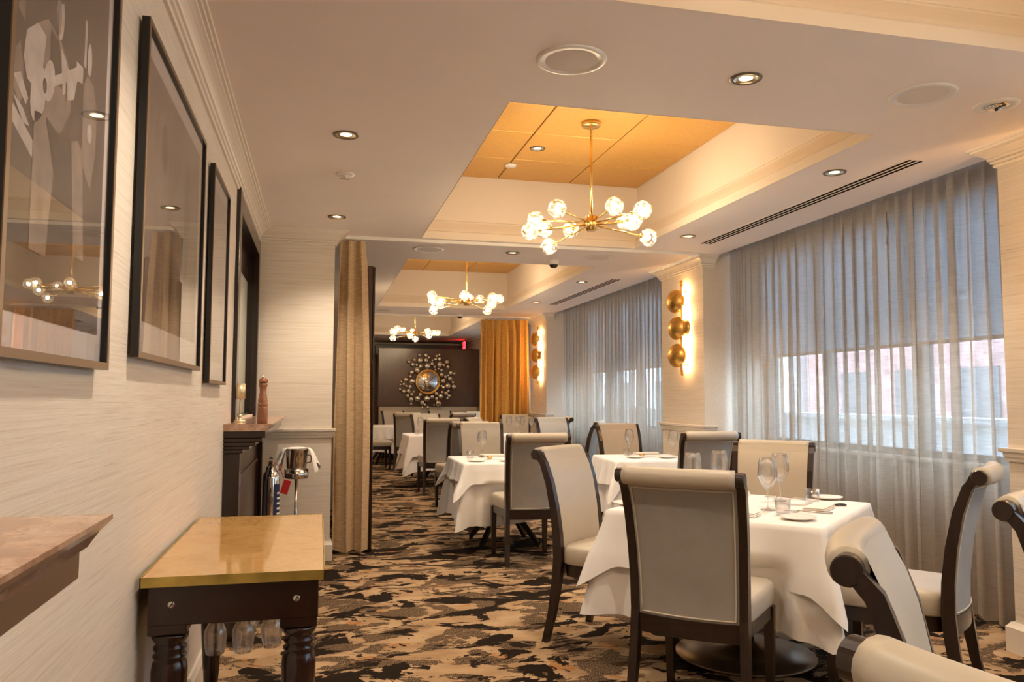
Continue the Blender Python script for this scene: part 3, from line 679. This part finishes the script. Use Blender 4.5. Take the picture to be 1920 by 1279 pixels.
MB().lathe([(.0, .685), (.084, .685), (.090, .695), (.091, .755), (.088, .755), (.086, .702), (.0, .70)], n=32).build('ring_cup', M['steel'], t)
t = thing('wine_bucket', 'polished steel wine bucket on its stand', 'bucket', (-.155, 6.36, .7005))
MB().lathe([(.0, 0), (.066, 0), (.070, .02), (.084, .196), (.088, .199), (.088, .205), (.081, .205), (.067, .02), (.0, .01)], n=32).build('body', M['steel'], t)
MB().tube([(.078, -.03, .16), (.103, -.03, .157), (.108, -.03, .13), (.103, -.03, .105), (.074, -.03, .10)], .005, 8).build('handle', M['steel'], t)
nb = thing('bucket_napkin', 'white napkin draped over the wine bucket rim', 'napkin', (-.155, 6.36, .7005))
def flap(u, v, sg):
    a0 = (PI-.75, PI+.75) if sg < 0 else (-.55, .55)
    a = a0[0]+(a0[1]-a0[0])*u
    r = .078+.030*min(1, v*3)+.055*max(0, v-.3)*(1+.5*math.sin(5*PI*u)); z = .212-.185*max(0, v-.22)*(1.0+.25*math.cos(3*PI*u))
    return (r*math.cos(a)*(1.08 if v > .3 else 1), r*math.sin(a), z)
MB().grid(lambda u, v: flap(u, v, -1), 16, 10).build('flap', M['napkin'], nb)
MB().grid(lambda u, v: flap(u, v, 1), 16, 10).build('flap', M['napkin'], nb)
MB().lathe([(.0, .216), (.05, .219), (.080, .211)], n=24, caps=False).build('top_fold', M['napkin'], nb)

# marble topped side table
SX0, SX1, SY0, SY1, SZ = -.485, .028, 2.50, 3.68, .785
t = thing('side_table', 'honey marble topped side table with brass edge and turned mahogany legs', 'table', ((SX0+SX1)/2, (SY0+SY1)/2, 0))
hx, hy = (SX1-SX0)/2, (SY1-SY0)/2
MB().box((-hx+.003, -hy+.003, SZ-.028), (hx-.003, hy-.003, SZ), .002).build('marble_top', M['marbleside'], t)
eb = MB(); eb.box((-hx, -hy, SZ-.028), (hx, -hy+.003, SZ+.0008)).box((-hx, hy-.003, SZ-.028), (hx, hy, SZ+.0008)).box((hx-.003, -hy, SZ-.028), (hx, hy, SZ+.0008)).box((-hx, -hy, SZ-.028), (-hx+.003, hy, SZ+.0008))
eb.build('brass_edge', M['brassedge'], t)
ax, ay = hx-.018, hy-.03
for y in (-ay, ay-.03): MB().box((-ax, y, SZ-.145), (ax, y+.03, SZ-.029), .003).build('apron', M['mahog'], t)
for x in (-ax, ax-.03): MB().box((x, -ay+.03, SZ-.145), (x+.03, ay-.03, SZ-.029), .003).build('apron', M['mahog'], t)
LEGP = [(.0, 0), (.022, 0), (.026, .012), (.024, .05), (.020, .06), (.024, .075), (.034, .20), (.044, .36), (.050, .45), (.051, .50), (.047, .525), (.040, .533), (.047, .540), (.047, .546), (.038, .553), (.046, .562), (.046, .570), (.038, .577), (.047, .588), (.052, .598), (.052, .606), (.044, .612), (.0, .612)]
for x in (-1, 1):
    for y in (-1, 1):
        lg = MB().lathe(LEGP, (x*(ax-.055), y*(ay-.055), 0), 28).build('leg', M['mahog'], t)
        MB().box((x*(ax-.055)-.055, y*(ay-.055)-.052, .612), (x*(ax-.055)+.052, y*(ay-.055)+.052, SZ-.03), .003).build('leg_block', M['mahog'], lg)
for x in (-.175, .175):
    mat = Matrix.Translation((x, -ay-.001, SZ-.085)) @ Matrix.Rotation(PI/2, 4, 'X')
    b = MB().lathe([(.0, .003), (.008, .003), (.0105, .001), (.0105, 0)], mat=mat, n=18, caps=False).build('bolt', M['steel'], t)
    MB().box((-.0015, -.0045, -.009), (.0015, -.0035, .009), 0, Matrix.Translation((x, -ay-.001, SZ-.085)) @ Matrix.Rotation(.6, 4, 'Y')).build('bolt_slot', M['black'], b)
for x in (-.14, -.05, .04, .13): MB().box((x-.006, -ay+.12, SZ-.155), (x+.006, ay-.12, SZ-.146)).build('glass_rail', M['steel'], t)
WG = [(.0, .0), (.034, .001), (.034, .003), (.010, .006), (.0042, .012), (.0038, .05), (.0042, .088), (.010, .096), (.028, .116), (.042, .145), (.0445, .165), (.041, .20), (.035, .235), (.0345, .235), (.0405, .20), (.0435, .165), (.041, .146), (.027, .118), (.0, .099)]
WGM = MB().lathe(WG, n=24, caps=False).mesh('wine_glass', M['stem'])
def wineglass(x, y, z, label, group, s=1.0, flip=False):
    o = bpy.data.objects.new('wine_glass', WGM); COL.objects.link(o); o.location = (x, y, z); o.scale = (s, s, s)
    if flip: o.rotation_euler = (PI, 0, 0)
    return tag(o, label, 'glass', group)
cx, cy = (SX0+SX1)/2, (SY0+SY1)/2
for x, y, lb in ((-.095, -.17, 'wine glass hanging upside down under the side table, leftmost'), (-.005, -.17, 'wine glass hanging upside down under the side table, second from left'), (.085, -.13, 'wine glass hanging upside down under the side table, rightmost'), (-.005, .12, 'wine glass hanging upside down under the side table, second row left'), (.085, .22, 'wine glass hanging upside down under the side table, farthest back')):
    wineglass(cx+x, cy+y, SZ-.148, lb, 'stemware under the side table', .84, True)

# ------------------------------------------------------------------ chairs
def chair_proto(name, back):
    t = thing(name, 'chair', 'chair', (0, 0, 0))
    prof = [(-.300, 0), (-.262, .16), (-.238, .32), (-.228, .44), (-.232, .56), (-.248, .70), (-.276, .84), (-.312, .945), (-.352, .992)]
    wid = [.236, .228, .222, .220, .222, .226, .231, .235, .238]
    dep = [.032, .040, .050, .052, .048, .044, .040, .036, .030]
    def cy_(z):
        for (ya, za), (yb, zb) in zip(prof, prof[1:]):
            if za <= z <= zb: return ya+(yb-ya)*(z-za)/(zb-za)
        return prof[-1][0]
    def cw(z):
        for i in range(len(prof)-1):
            za, zb = prof[i][1], prof[i+1][1]
            if za <= z <= zb: return wid[i]+(wid[i+1]-wid[i])*(z-za)/(zb-za)
        return wid[-1]
    tk = .017
    for s in (-1, 1):
        rings = []
        for i, (y, z) in enumerate(prof):
            a = Vector(prof[max(0, i-1)]); b = Vector(prof[min(len(prof)-1, i+1)]); d = (b-a).normalized(); n = Vector((d.y, -d.x))*dep[i]/2
            x0, x1 = s*wid[i]-tk, s*wid[i]+tk
            c_ = .006
            r = []
            for (px, q) in ((x0, -1), (x1, -1), (x1, 1), (x0, 1)):
                r.append((px, y+n.x*q, z+n.y*q))
            rings.append(r)
        mb = MB().loft(rings)
        mat = Matrix.Translation((s*.238, -.357, .990)) @ Matrix.Rotation(PI/2, 4, 'Y')
        mb.lathe([(.0, -tk-.002), (.026, -tk-.002), (.0285, -tk), (.0285, tk), (.026, tk+.002), (.0, tk+.002)], mat=mat, n=28, smooth=False)
        mb.build('leg', M['espresso'], t)
    for s in (-1, 1):
        fx, fy = s*.222, .225
        MB().loft([[(fx+dx*r-.0*s, fy+dy*r, z) for dx, dy in ((-1, -1), (1, -1), (1, 1), (-1, 1))] for z, r in ((0, .0145), (.02, .0155), (.40, .0225))]).build('leg', M['espresso'], t)
    # seat
    def seat_out(k, f=1.0, n=36):
        pts = []
        for i in range(n):
            a = 2*PI*i/n; c_, s_ = math.cos(a), math.sin(a); e = .28
            x = math.copysign(abs(c_)**e, c_); y = math.copysign(abs(s_)**e, s_)
            yy = .022+y*.243*f; hw = (.228+(yy+.22)*.045)*f; pts.append((x*hw, yy, k))
        return pts
    MB().loft([seat_out(.418), seat_out(.425, 1.015), seat_out(.485, 1.02), seat_out(.503, 1.0), seat_out(.512, .95), seat_out(.517, .75), seat_out(.520, .3)], True).build('seat', M['vinyl'], t)
    MB().loft([seat_out(.355, .97), seat_out(.417, .97)]).build('seat_rail', M['espressoX'], t)
    # back cushion
    bow = lambda u: -.026*(1-u*u)
    zb, zt = .425, .958
    def bf(th):
        def fn(u, v):
            uu = -1+2*u; z = zb+(zt-zb)*v; w_ = cw(z)-tk-.001
            puff = .012*(1-uu**4)*(1 if th > 0 else .5)*math.sin(PI*min(1, max(0, v*.94+.03)))**.5
            return (uu*w_, cy_(z)+bow(uu)+th+(puff if th > 0 else -puff), z)
        return fn
    fr_, bk = bf(.020), bf(-.016)
    nu, nv = 17, 16
    mb = MB().grid(fr_, nu, nv)
    mb.grid(lambda u, v: tuple(Vector(fr_(u, 0)).lerp(Vector(bk(u, 0)), v)), nu, 2)
    mb.grid(lambda u, v: tuple(Vector(fr_(u, 1)).lerp(Vector(bk(u, 1)), v)), nu, 2)
    mb.build('backrest', M['vinyl'], t)
    MB().grid(bk, nu, nv).build('back_panel', M[back], t)
    rr = MB(); pts = []
    for i in range(17):
        uu = -1+2*i/16; pts.append((uu*(.238-tk-.002), -.357+bow(uu)*.9, .990))
    rr.tube(pts, .0375, 16).build('top_roll', M['vinyl'] if back == 'fabric' else M[back], t)
    # roll to front face bridge
    MB().grid(lambda u, v: tuple(Vector(fr_(u, 1)).lerp(Vector(((-1+2*u)*(.238-tk-.002), -.357+bow(-1+2*u)*.9+.031, 1.010)), v)), 17, 3).build('front_cap', M['vinyl'], t)
    pp = []
    for i in range(60):
        k = i/60*4; sd = int(k); f = k-sd
        e = .03
        u, v = ((e+(1-2*e)*f, .02) if sd == 0 else (1-e, .02+.95*f) if sd == 1 else (1-e-(1-2*e)*f, .97) if sd == 2 else (e, .97-.95*f))
        q = bk(u, v); pp.append((q[0], q[1]-.003, q[2]))
    pp.append(pp[0]); MB().tube(pp, .0035, 6).build('piping', M['piping'], t)
    MB().loft([[(uu*(cw(.39)-tk), cy_(.39)+bow(uu)*1.0+dy, z) for dy, z in ((-.018, .352), (.016, .352), (.016, .424), (-.018, .424))] for uu in [-1+2*i/12 for i in range(13)]]).build('back_rail', M['espressoX'], t)
    return t
M['greyfab'] = simple('grey_fabric', (.27, .245, .22), .8, spec=.2, var=.06, vs=9, bs=.3, bscale=420)
CH = chair_proto('dining_chair', 'fabric')
R = math.radians
chairs = [
 ((1.61, 3.19), -42, 'dining chair with grey back turned to the viewer at the nearest white table', 'A'),
 ((1.58, 4.16), -138, 'cream dining chair at the left corner of the nearest table, facing right', 'B'),
 ((1.66, 6.40), 1, 'dining chair seen from behind at the near side of the second aisle table', 'C'),
 ((2.50, 3.11), 40, 'dining chair in profile at the right of the nearest table, before the sheer curtain', 'D'),
 ((1.366, 1.240), -132, 'cream dining chair cut by the frame, leaning towards lower right foreground', 'E'),
 ((2.66, 4.45), 140, 'cream dining chair facing the viewer at the far side of the nearest table', 'F'),
 ((3.15, 6.42), -2, 'grey backed dining chair before the near sconce pilaster, seen from behind', 'U'),
 ((3.18, 7.88), 186, 'cream dining chair facing the viewer beyond the table below the second curtain', 'S'),
 ((2.94, 9.25), 60, 'dining chair in profile just left of the cream chair below the second curtain', 'T'),
 ((3.22, 10.45), 191, 'cream dining chair facing the viewer under the far end of the second curtain', 'Q'),
 ((3.22, 11.34), 81, 'dining chair in profile close to the far sconce pilaster, facing left', 'R'),
 ((3.10, 12.53), 173, 'cream dining chair facing the viewer right before the golden drape', 'P'),
 ((2.40, 14.6), 20, 'bluish grey backed dining chair left of the golden drape, far back', 'V'),
 ((3.15, 15.4), 195, 'cream dining chair half hidden by the golden drape', 'W'),
 ((2.56, 16.95), 183, 'cream dining chair facing the viewer right below the starburst mirror', 'X1'),
 ((1.79, 13.06), 190, 'cream dining chair facing the viewer behind the third aisle table', 'X2'),
 ((1.62, 16.95), 195, 'cream dining chair before the banquette at the far left', 'X3'),
 ((1.58, 14.6), -8, 'dining chair seen from behind at far left, next to the round table', 'H'),
 ((1.60, 11.03), 2, 'dining chair seen from behind at the near side of the third aisle table', 'J'),
 ((2.36, 10.72), -125, 'cream dining chair with curved dark side, right of the chair at the third aisle table', 'K'),
 ((1.72, 8.38), 178, 'cream dining chair facing the viewer at the far side of the second aisle table', 'L2'),
 ((1.64, 9.45), 8, 'dining chair back to back with the cream chair of the second aisle table', 'M'),
 ((2.237, 1.665), -154, 'dining chair at the right edge of the frame showing its dark round top end', 'I'),
 ((1.034, .70), -76, 'cream rolled top of the dining chair at the bottom edge, closest to the viewer', 'G'),
 ((1.02, 14.9), -85, 'dining chair at the far left beside the dark partition, facing right', 'Y1'),
]
CO = {}
for (x, y), a, lb, k in chairs: CO[k] = place(CH, (x, y, 0), R(a), lb, 'upholstered dining chairs')

# ------------------------------------------------------------------ tables
TZ = .742
def table(x, y, hs, rz, label, base):
    t = thing('dining_table', label, 'table', (x, y, 0), rz, 'dining tables')
    MB().box((-hs+.004, -hs+.004, TZ-.03), (hs-.004, hs-.004, TZ), .004).build('tabletop', M['espresso'], t)
    if base == 'disc':
        MB().lathe([(.0, 0), (.34, 0), (.35, .006), (.345, .014), (.20, .03), (.08, .048), (.055, .07), (.0, .07)], n=48).build('base', M['bronze'], t)
        MB().lathe([(.045, .05), (.045, TZ-.03)], n=24).build('column', M['black'], t)
    else:
        MB().lathe([(.038, .22), (.038, TZ-.03)], n=18).build('column', M['black'], t)
        for k in range(4):
            a = PI/4+k*PI/2; d = Vector((math.cos(a), math.sin(a), 0)); s = Vector((-d.y, d.x, 0))
            p0 = d*.02+Vector((0, 0, .36)); p1 = d*.36+Vector((0, 0, .0))
            MB().loft([[tuple(p+s*q*.018+Vector((0, 0, z))) for q, z in ((-1, 0), (1, 0), (1, .05), (-1, .05))] for p in (p0, p1)]).build('leg', M['black'], t)
    return t
def cloth(x, y, hs, rz, drop, label, name, lay=0, corner=.5, flare=.10, ripple=.012, group=None, push=(), rnd_=0, seed=1, hemcut=0):
    """cloth draped over a square top: flat middle, rounded edge, hanging sides with corner folds"""
    rnd = random.Random(seed); o = thing if False else None
    n = 176; per = []
    r = .03; e = .006*(1+lay)
    zt = TZ+.003+.004*lay
    for i in range(n):
        q = i/n*4; sd = int(q); f = (q-sd)*2-1
        f2 = math.copysign(abs(f)**.8, f)
        a = sd*PI/2
        lx, ly = hs, f*hs
        c_, s_ = math.cos(a), math.sin(a)
        px, py = lx*c_-ly*s_, lx*s_+ly*c_
        d = 1-abs(f); cn = math.exp(-(d/.085)**2)
        ang = a+math.copysign(PI/4, f)*math.exp(-(d/.22)**1.2)
        per.append((px, py, math.cos(ang), math.sin(ang), cn, d, sd, f))
    phs = [rnd.uniform(0, 6) for _ in range(8)]
    vs = [(0, 0, zt)]; fs = []
    rings = [('in', .5), ('in', .985), ('edge', 0)]+[('sk', k/12) for k in range(1, 13)]
    for kind, k in rings:
        for i, (px, py, nx, ny, cn, d, sd, f) in enumerate(per):
            if kind == 'in': vs.append((px*k, py*k, zt)); continue
            if kind == 'edge': vs.append((px+nx*e*.8, py+ny*e*.8, zt-.004)); continue
            dd = drop*(1+corner*cn)+rnd_*0
            dd *= 1+.04*math.sin(3*f+phs[sd])
            tz = k*dd
            out = e+.008*lay*min(1, k*3)+flare*k*(.35+.9*cn)*min(1, tz/.3+.3)+ripple*k*math.sin(7*f+phs[sd])*(1-cn)+ripple*1.2*k*math.sin(13*f+phs[sd+4])*(1-cn)
            out += .030*k*cn*math.sin(20*d+1)
            z = zt-.004-tz
            X, Y = px+nx*out, py+ny*out
            vs.append((X, Y, max(z, .012)))
    R_ = Matrix.Rotation(rz, 3, 'Z'); wv = []
    for v in vs:
        p = R_ @ Vector(v); p.x += x; p.y += y
        for ck in push:
            c = CO[ck]; ang = c.rotation_euler[2]; dx, dy = p.x-c.location.x, p.y-c.location.y
            lx = dx*math.cos(ang)+dy*math.sin(ang); ly = -dx*math.sin(ang)+dy*math.cos(ang)
            if p.z < .60:
                w_ = max(0.0, min(1.0, (.33-abs(lx))/.08))*min(1, (.60-p.z)/.06)
                lim = .285+.006*lay
                if w_ > 0 and ly < lim and ly > -.6:
                    ly2 = ly+(lim-ly)*w_
                    p.x = c.location.x+lx*math.cos(ang)-ly2*math.sin(ang); p.y = c.location.y+lx*math.sin(ang)+ly2*math.cos(ang)
        wv.append((p.x, p.y, p.z))
    for i in range(n): fs.append((0, 1+i, 1+(i+1) % n))
    for j in range(len(rings)-1):
        for i in range(n):
            i2 = (i+1) % n; fs.append((1+j*n+i, 1+(j+1)*n+i, 1+(j+1)*n+i2, 1+j*n+i2))
    m = MB().add([(a-x, b-y, c_) for a, b, c_ in wv], fs, True)
    ob = m.build(name, M['linen']); ob.location = (x, y, 0); tag(ob, label, 'tablecloth', group)
    # hem line
    last = wv[-n:]
    hm = MB(); pts = [(a-x, b-y, c_+.010) for a, b, c_ in last]
    return ob
G1, G2 = 'white top cloths', 'white under cloths'
tabs = [  # x, y, half, rot, name, base, push
 (2.13, 3.785, .505, 42.5, 'nearest table by the large curtain', 'disc', 'ABDF'),
 (1.63, 7.10, .425, 0, 'second aisle table behind the back turned chair', 'legs', ('C', 'L2')),
 (2.955, 7.04, .37, -4, 'table before the near sconce pilaster', 'legs', ('U', 'S')),
 (1.73, 12.05, .45, 0, 'third aisle table', 'legs', ('J', 'X2')),
 (2.90, 11.9, .36, 0, 'table before the golden drape', 'legs', ('P', 'R')),
 (1.30, 16.0, .36, 10, 'small table at the far left', 'legs', ('H', 'Y1')),
]
for i, (x, y, hs, a, nm, base, push) in enumerate(tabs):
    table(x, y, hs, R(a), 'dark pedestal table under white cloths, the '+nm, base)
    big = i == 0
    cloth(x, y, hs, R(a), .50 if i else .475, 'long white under cloth on the '+nm, 'under_cloth', 0, .10 if i else .03, .10, .012, G2, push, seed=i+10)
    cloth(x, y, hs+.006, R(a), (.27, .16, .22, .30, .26, .26)[i], 'white top cloth with hanging corners on the '+nm, 'top_cloth', 1, (.38, .85, .6, .9, .8, .5)[i], .095, .010, G1, push, seed=i+30)

# ------------------------------------------------------------------ tableware
TT = TZ+.0085
M['tumglass'] = thinglass('tumbler_glass', (.97, .97, .97), 0.0, .07, 2.4)
TUM = MB().lathe([(.0, 0), (.030, 0), (.033, .004), (.036, .075), (.0348, .075), (.0315, .010), (.0, .009)], n=24, caps=False).mesh('tumbler', M['tumglass'])
PLT = MB().lathe([(.0, 0), (.045, 0), (.075, .010), (.082, .014), (.081, .016), (.072, .012), (.045, .004), (.0, .004)], n=32, caps=False).mesh('bread_plate', M['china'])
def item(mesh, name, x, y, label, cat, group, rz=0, z=TT):
    o = bpy.data.objects.new(name, mesh); COL.objects.link(o); o.location = (x, y, z); o.rotation_euler = (0, 0, rz); return tag(o, label, cat, group)
def nap():
    mb = MB()
    for k in range(3): mb.box((-.12+.003*k, -.055+.002*k, .001+.007*k), (.12-.002*k, .055-.003*k, .007+.007*k), .003)
    return mb.mesh('folded_napkin', M['napkin'])
NAP = nap()
def knife(blade=.11, L=.22):
    mb = MB(); mb.loft([[(-L/2, -.004, .001), (-L/2, .004, .001), (-L/2, .004, .006), (-L/2, -.004, .006)], [(0, -.006, .001), (0, .006, .001), (0, .006, .007), (0, -.006, .007)]])
    mb.loft([[(0, -.009, .002), (0, .009, .002), (0, .009, .004), (0, -.009, .004)], [(L/2-.02, -.009, .002), (L/2-.02, .009, .002), (L/2-.02, .009, .0035), (L/2-.02, -.009, .0035)], [(L/2, -.002, .002), (L/2, .004, .002), (L/2, .004, .003), (L/2, -.002, .003)]])
    return mb.mesh('knife', M['steel'])
KN = knife()
def fork():
    mb = MB(); mb.tube([(-.11, 0, .004), (-.03, 0, .006), (.03, 0, .010), (.05, 0, .006)], [.005, .0035, .003, .004], 8)
    mb.box((.045, -.011, .004), (.07, .011, .007), .002)
    for k in (-.009, -.003, .003, .009): mb.box((.069, k-.0013, .005), (.112, k+.0013, .007))
    return mb.mesh('fork', M['steel'])
FK = fork()
T1 = 'on the nearest table'
wineglass(2.165, 3.60, TT, 'wine glass '+T1+', left of the front pair', 'wine glasses', 1.08)
wineglass(2.42, 3.90, TT, 'wine glass '+T1+', right and behind of the front pair', 'wine glasses', 1.08)
wineglass(1.97, 4.02, TT, 'wine glass '+T1+' just above the chair back, left one', 'wine glasses', 1.08)
wineglass(2.20, 4.16, TT, 'wine glass '+T1+' just above the chair back, right one', 'wine glasses', 1.08)
gt = 'water tumblers'
item(TUM, 'tumbler', 2.14, 3.43, 'clear tumbler '+T1+' before the front wine glass', 'tumbler', gt)
item(TUM, 'tumbler', 2.54, 3.79, 'clear tumbler '+T1+' towards the curtain', 'tumbler', gt)
gp = 'white bread plates'
item(PLT, 'bread_plate', 2.13, 3.29, 'white bread plate '+T1+' at the near corner', 'plate', gp)
item(PLT, 'bread_plate', 2.72, 3.92, 'white bread plate '+T1+' at the right corner', 'plate', gp)
item(PLT, 'bread_plate', 1.56, 3.93, 'white bread plate '+T1+' at the left corner', 'plate', gp)
gn = 'folded white napkins'
item(NAP, 'folded_napkin', 2.28, 4.22, 'thick folded napkin '+T1+' before the facing cream chair', 'napkin', gn, R(-40))
item(NAP, 'folded_napkin', 2.42, 3.56, 'folded napkin '+T1+' near the right edge', 'napkin', gn, R(42))
item(NAP, 'folded_napkin', 1.92, 3.50, 'folded napkin '+T1+' hidden behind the grey chair back', 'napkin', gn, R(-48))
gk = 'table knives and forks'
item(KN, 'knife', 2.03, 3.50, 'steel knife '+T1+' at the edge of the grey chair back', 'knife', gk, R(65))
item(KN, 'knife', 2.42, 3.72, 'steel knife '+T1+' between the two tumblers', 'knife', gk, R(135))
item(FK, 'fork', 2.30, 3.47, 'steel fork '+T1+' right of the near tumbler', 'fork', gk, R(150))
item(FK, 'fork', 2.50, 3.98, 'steel fork '+T1+' beside the far tumbler', 'fork', gk, R(135))
t = thing('napkin_ring', 'small dark metal ring '+T1+' at the right edge', 'ring', (2.62, 3.66, TT))
MB().tube([(.022*math.cos(a*PI/10), .022*math.sin(a*PI/10), .006) for a in range(21)], .0045, 8).build('ring', M['black'], t)
MB().tube([(-.03+.016*math.cos(a*PI/8), .016*math.sin(a*PI/8), .006) for a in range(17)], .004, 8).build('small_ring', M['black'], t)
T2 = 'on the second aisle table'
item(TUM, 'tumbler', 1.35, 7.25, 'clear tumbler '+T2, 'tumbler', gt)
wineglass(1.47, 7.30, TT, 'wine glass '+T2, 'wine glasses', 1.05)
item(PLT, 'bread_plate', 1.33, 6.84, 'white bread plate '+T2+' at its near left corner', 'plate', gp)
item(PLT, 'bread_plate', 1.60, 6.80, 'white bread plate '+T2+' behind the chair back', 'plate', gp)
item(NAP, 'folded_napkin', 1.58, 7.38, 'folded napkin '+T2+' before the facing cream chair', 'napkin', gn, R(4))
item(KN, 'knife', 1.47, 7.0, 'steel knife '+T2, 'knife', gk, R(20))
t = thing('tealight_holder', 'small brass tealight holder '+T2, 'candle holder', (1.50, 7.10, TT)); MB().lathe([(.0, 0), (.02, 0), (.024, .022), (.021, .022), (.018, .006), (.0, .006)], n=18).build('cup', M['brass'], t); MB().lathe([(.0, .006), (.017, .006), (.017, .016), (.0, .016)], n=16).build('candle', M['white'], t)
T3 = 'on the table before the near sconce'
item(TUM, 'tumbler', 2.89, 7.30, 'clear tumbler '+T3, 'tumbler', gt)
wineglass(2.96, 7.41, TT, 'wine glass '+T3+', left one', 'wine glasses', 1.05)
wineglass(3.21, 6.95, TT, 'wine glass '+T3+', right one near the grey chair', 'wine glasses', 1.05)
item(PLT, 'bread_plate', 2.83, 6.96, 'white bread plate '+T3+', left one', 'plate', gp)
item(PLT, 'bread_plate', 3.12, 6.90, 'white bread plate '+T3+', right one', 'plate', gp)
item(NAP, 'folded_napkin', 3.12, 7.38, 'folded napkin '+T3, 'napkin', gn, R(-5))
item(KN, 'knife', 2.99, 7.0, 'steel knife '+T3, 'knife', gk, R(25))
t = thing('tealight_holder', 'small brass tealight holder '+T3, 'candle holder', (2.96, 7.10, TT)); MB().lathe([(.0, 0), (.02, 0), (.024, .022), (.021, .022), (.018, .006), (.0, .006)], n=18).build('cup', M['brass'], t); MB().lathe([(.0, .006), (.017, .006), (.017, .016), (.0, .016)], n=16).build('candle', M['white'], t)
T6 = 'on the table before the golden drape'
for k, (x, y) in enumerate(((2.86, 12.1), (2.97, 11.95), (3.08, 12.15), (3.2, 12.0))):
    wineglass(x, y, TT, 'wine glass '+T6+', '+('leftmost', 'second from left', 'third from left', 'rightmost')[k], 'wine glasses', 1.1)
T4 = 'on the third aisle table'
item(TUM, 'tumbler', 1.42, 11.95, 'clear tumbler '+T4, 'tumbler', gt); wineglass(1.50, 12.2, TT, 'wine glass '+T4, 'wine glasses', 1.05)

# ------------------------------------------------------------------ far end: banquette, panel, mirror, exit sign
t = thing('banquette', 'long cream banquette under the dark mirror panel', 'banquette', (2.38, 17.75, 0))
MB().box((-1.1, -.30, .0), (1.1, .15, .12), .01).build('plinth', M['espresso'], t)
MB().box((-1.1, -.32, .12), (1.1, .20, .48), .03).build('seat', M['vinyl'], t)
MB().box((-1.1, .095, .48), (1.1, .20, 1.095), .02).build('backrest', M['vinyl'], t)
t = thing('mirror_panel', 'dark brown wood panel holding the starburst mirror', 'panel', (2.39, 18.0, 0))
MB().box((-1.13, -.155, 1.10), (1.13, .06, 2.39), .006).build('board', M['panelwood'], t)
MB().box((-1.10, .0, 0), (1.10, .06, 1.10)).build('support', M['espresso'], t)
MC = (2.343, 17.765, 1.643); k = .002434
t = thing('starburst_mirror', 'round convex mirror ringed with silver bubbles on the dark panel', 'mirror', MC)
MB().lathe([(.0, .075), (.10, .068), (.18, .045), (.245, .008), (.252, .0)], mat=Matrix.Rotation(PI/2, 4, 'X'), n=40, caps=False).build('mirror_glass', M['chrome'], t)
MB().tube([(.262*math.cos(a*PI/24), -.01, .262*math.sin(a*PI/24)) for a in range(49)], .013, 8).build('frame_ring', M['gold'], t)
BB = [(492,130,15),(553,132,20),(580,153,13),(498,178,27),(553,178,22),(448,175,17),(398,193,16),(431,216,21),(469,222,13),(504,233,19),(566,230,28),(612,178,11),(610,210,19),(632,237,14),(675,125,13),(648,138,14),(641,168,14),(677,165,18),(680,213,28),(718,222,13),(748,190,23),(755,237,19),(641,263,11),(668,256,11),(697,268,14),(472,268,28),(423,290,24),(413,327,14),(368,355,24),(428,370,28),(332,375,12),(325,400,10),(353,397,16),(376,415,12),(411,420,19),(320,445,13),(352,463,20),(398,459,22),(443,466,12),(425,488,16),(389,503,18),(422,535,24),(421,575,14),(424,606,12),(478,528,28),(503,490,19),(522,562,22),(548,583,12),(525,605,11),(574,608,17),(566,528,30),(612,512,20),(652,483,19),(652,528,17),(690,505,23),(704,467,13),(740,479,20),(768,502,17),(753,525,13),(763,457,13),(670,570,28),(630,585,9),(694,604,10),(712,366,22),(697,308,22),(735,327,17),(777,345,24),(803,377,14),(757,410,27),(812,418,24),(715,425,15),(698,412,11),(783,290,20),(815,297,13),(760,315,10)]
BUB = MB().sphere((0, 0, 0), 1, 12, 8).mesh('bubble', M['silverball'])
for cx_, cy_, r_ in BB:
    o = bpy.data.objects.new('bubble', BUB); COL.objects.link(o); o.parent = t
    o.location = ((cx_-572)*k, .0, -(cy_-375)*k); o.scale = (r_*k,)*3
t = thing('exit_sign', 'red lit exit sign above the dark panel at the far end', 'sign', (3.32, 18.55, 2.53))
MB().box((-.02, -.15, -.10), (.02, .15, .08), .004).build('housing', M['black'], t)
MB().box((-.032, -.145, -.095), (-.021, .145, .075), .002).build('lit_face', M['exit'], t)
MB().box((-.012, -.012, .08), (.012, .012, .12)).build('hanger', M['black'], t)
cu = bpy.data.curves.new('letters', 'FONT'); cu.body = 'EXIT'; cu.size = .12; cu.align_x = 'CENTER'; cu.align_y = 'CENTER'; cu.extrude = .001
tmp = bpy.data.objects.new('letters_tmp', cu); COL.objects.link(tmp); bpy.context.view_layer.update()
me = bpy.data.meshes.new_from_object(tmp.evaluated_get(bpy.context.evaluated_depsgraph_get())); bpy.data.objects.remove(tmp)
me.materials.clear(); me.materials.append(M['white'])
lo = bpy.data.objects.new('letters', me); COL.objects.link(lo); lo.parent = t; lo.location = (-.033, 0, -.01); lo.rotation_euler = (PI/2, 0, -PI/2)
t = thing('dark_gap_block', 'black block put in for the dark gap above the mirror panel', 'block', (2.6, 19.5, 0))  # added dark block; its black top imitates the unlit gap over the panel
MB().box((-1.3, -.25, 0), (.84, .35, 2.30), .006).build('body', M['panelwood'], t)
MB().box((-1.32, -.27, 2.30), (.86, .37, 2.56), .01).build('top', M['black'], t)
t = thing('framed_picture', 'pale framed print on the far end wall left of the mirror panel', 'picture', (1.12, 19.99, 1.9))
MB().box((-.24, -.03, -.42), (.24, -.004, .42), .004).build('frame', M['frameblack'], t); MB().box((-.20, -.034, -.38), (.20, -.03, .38)).build('print', M['mat'], t)
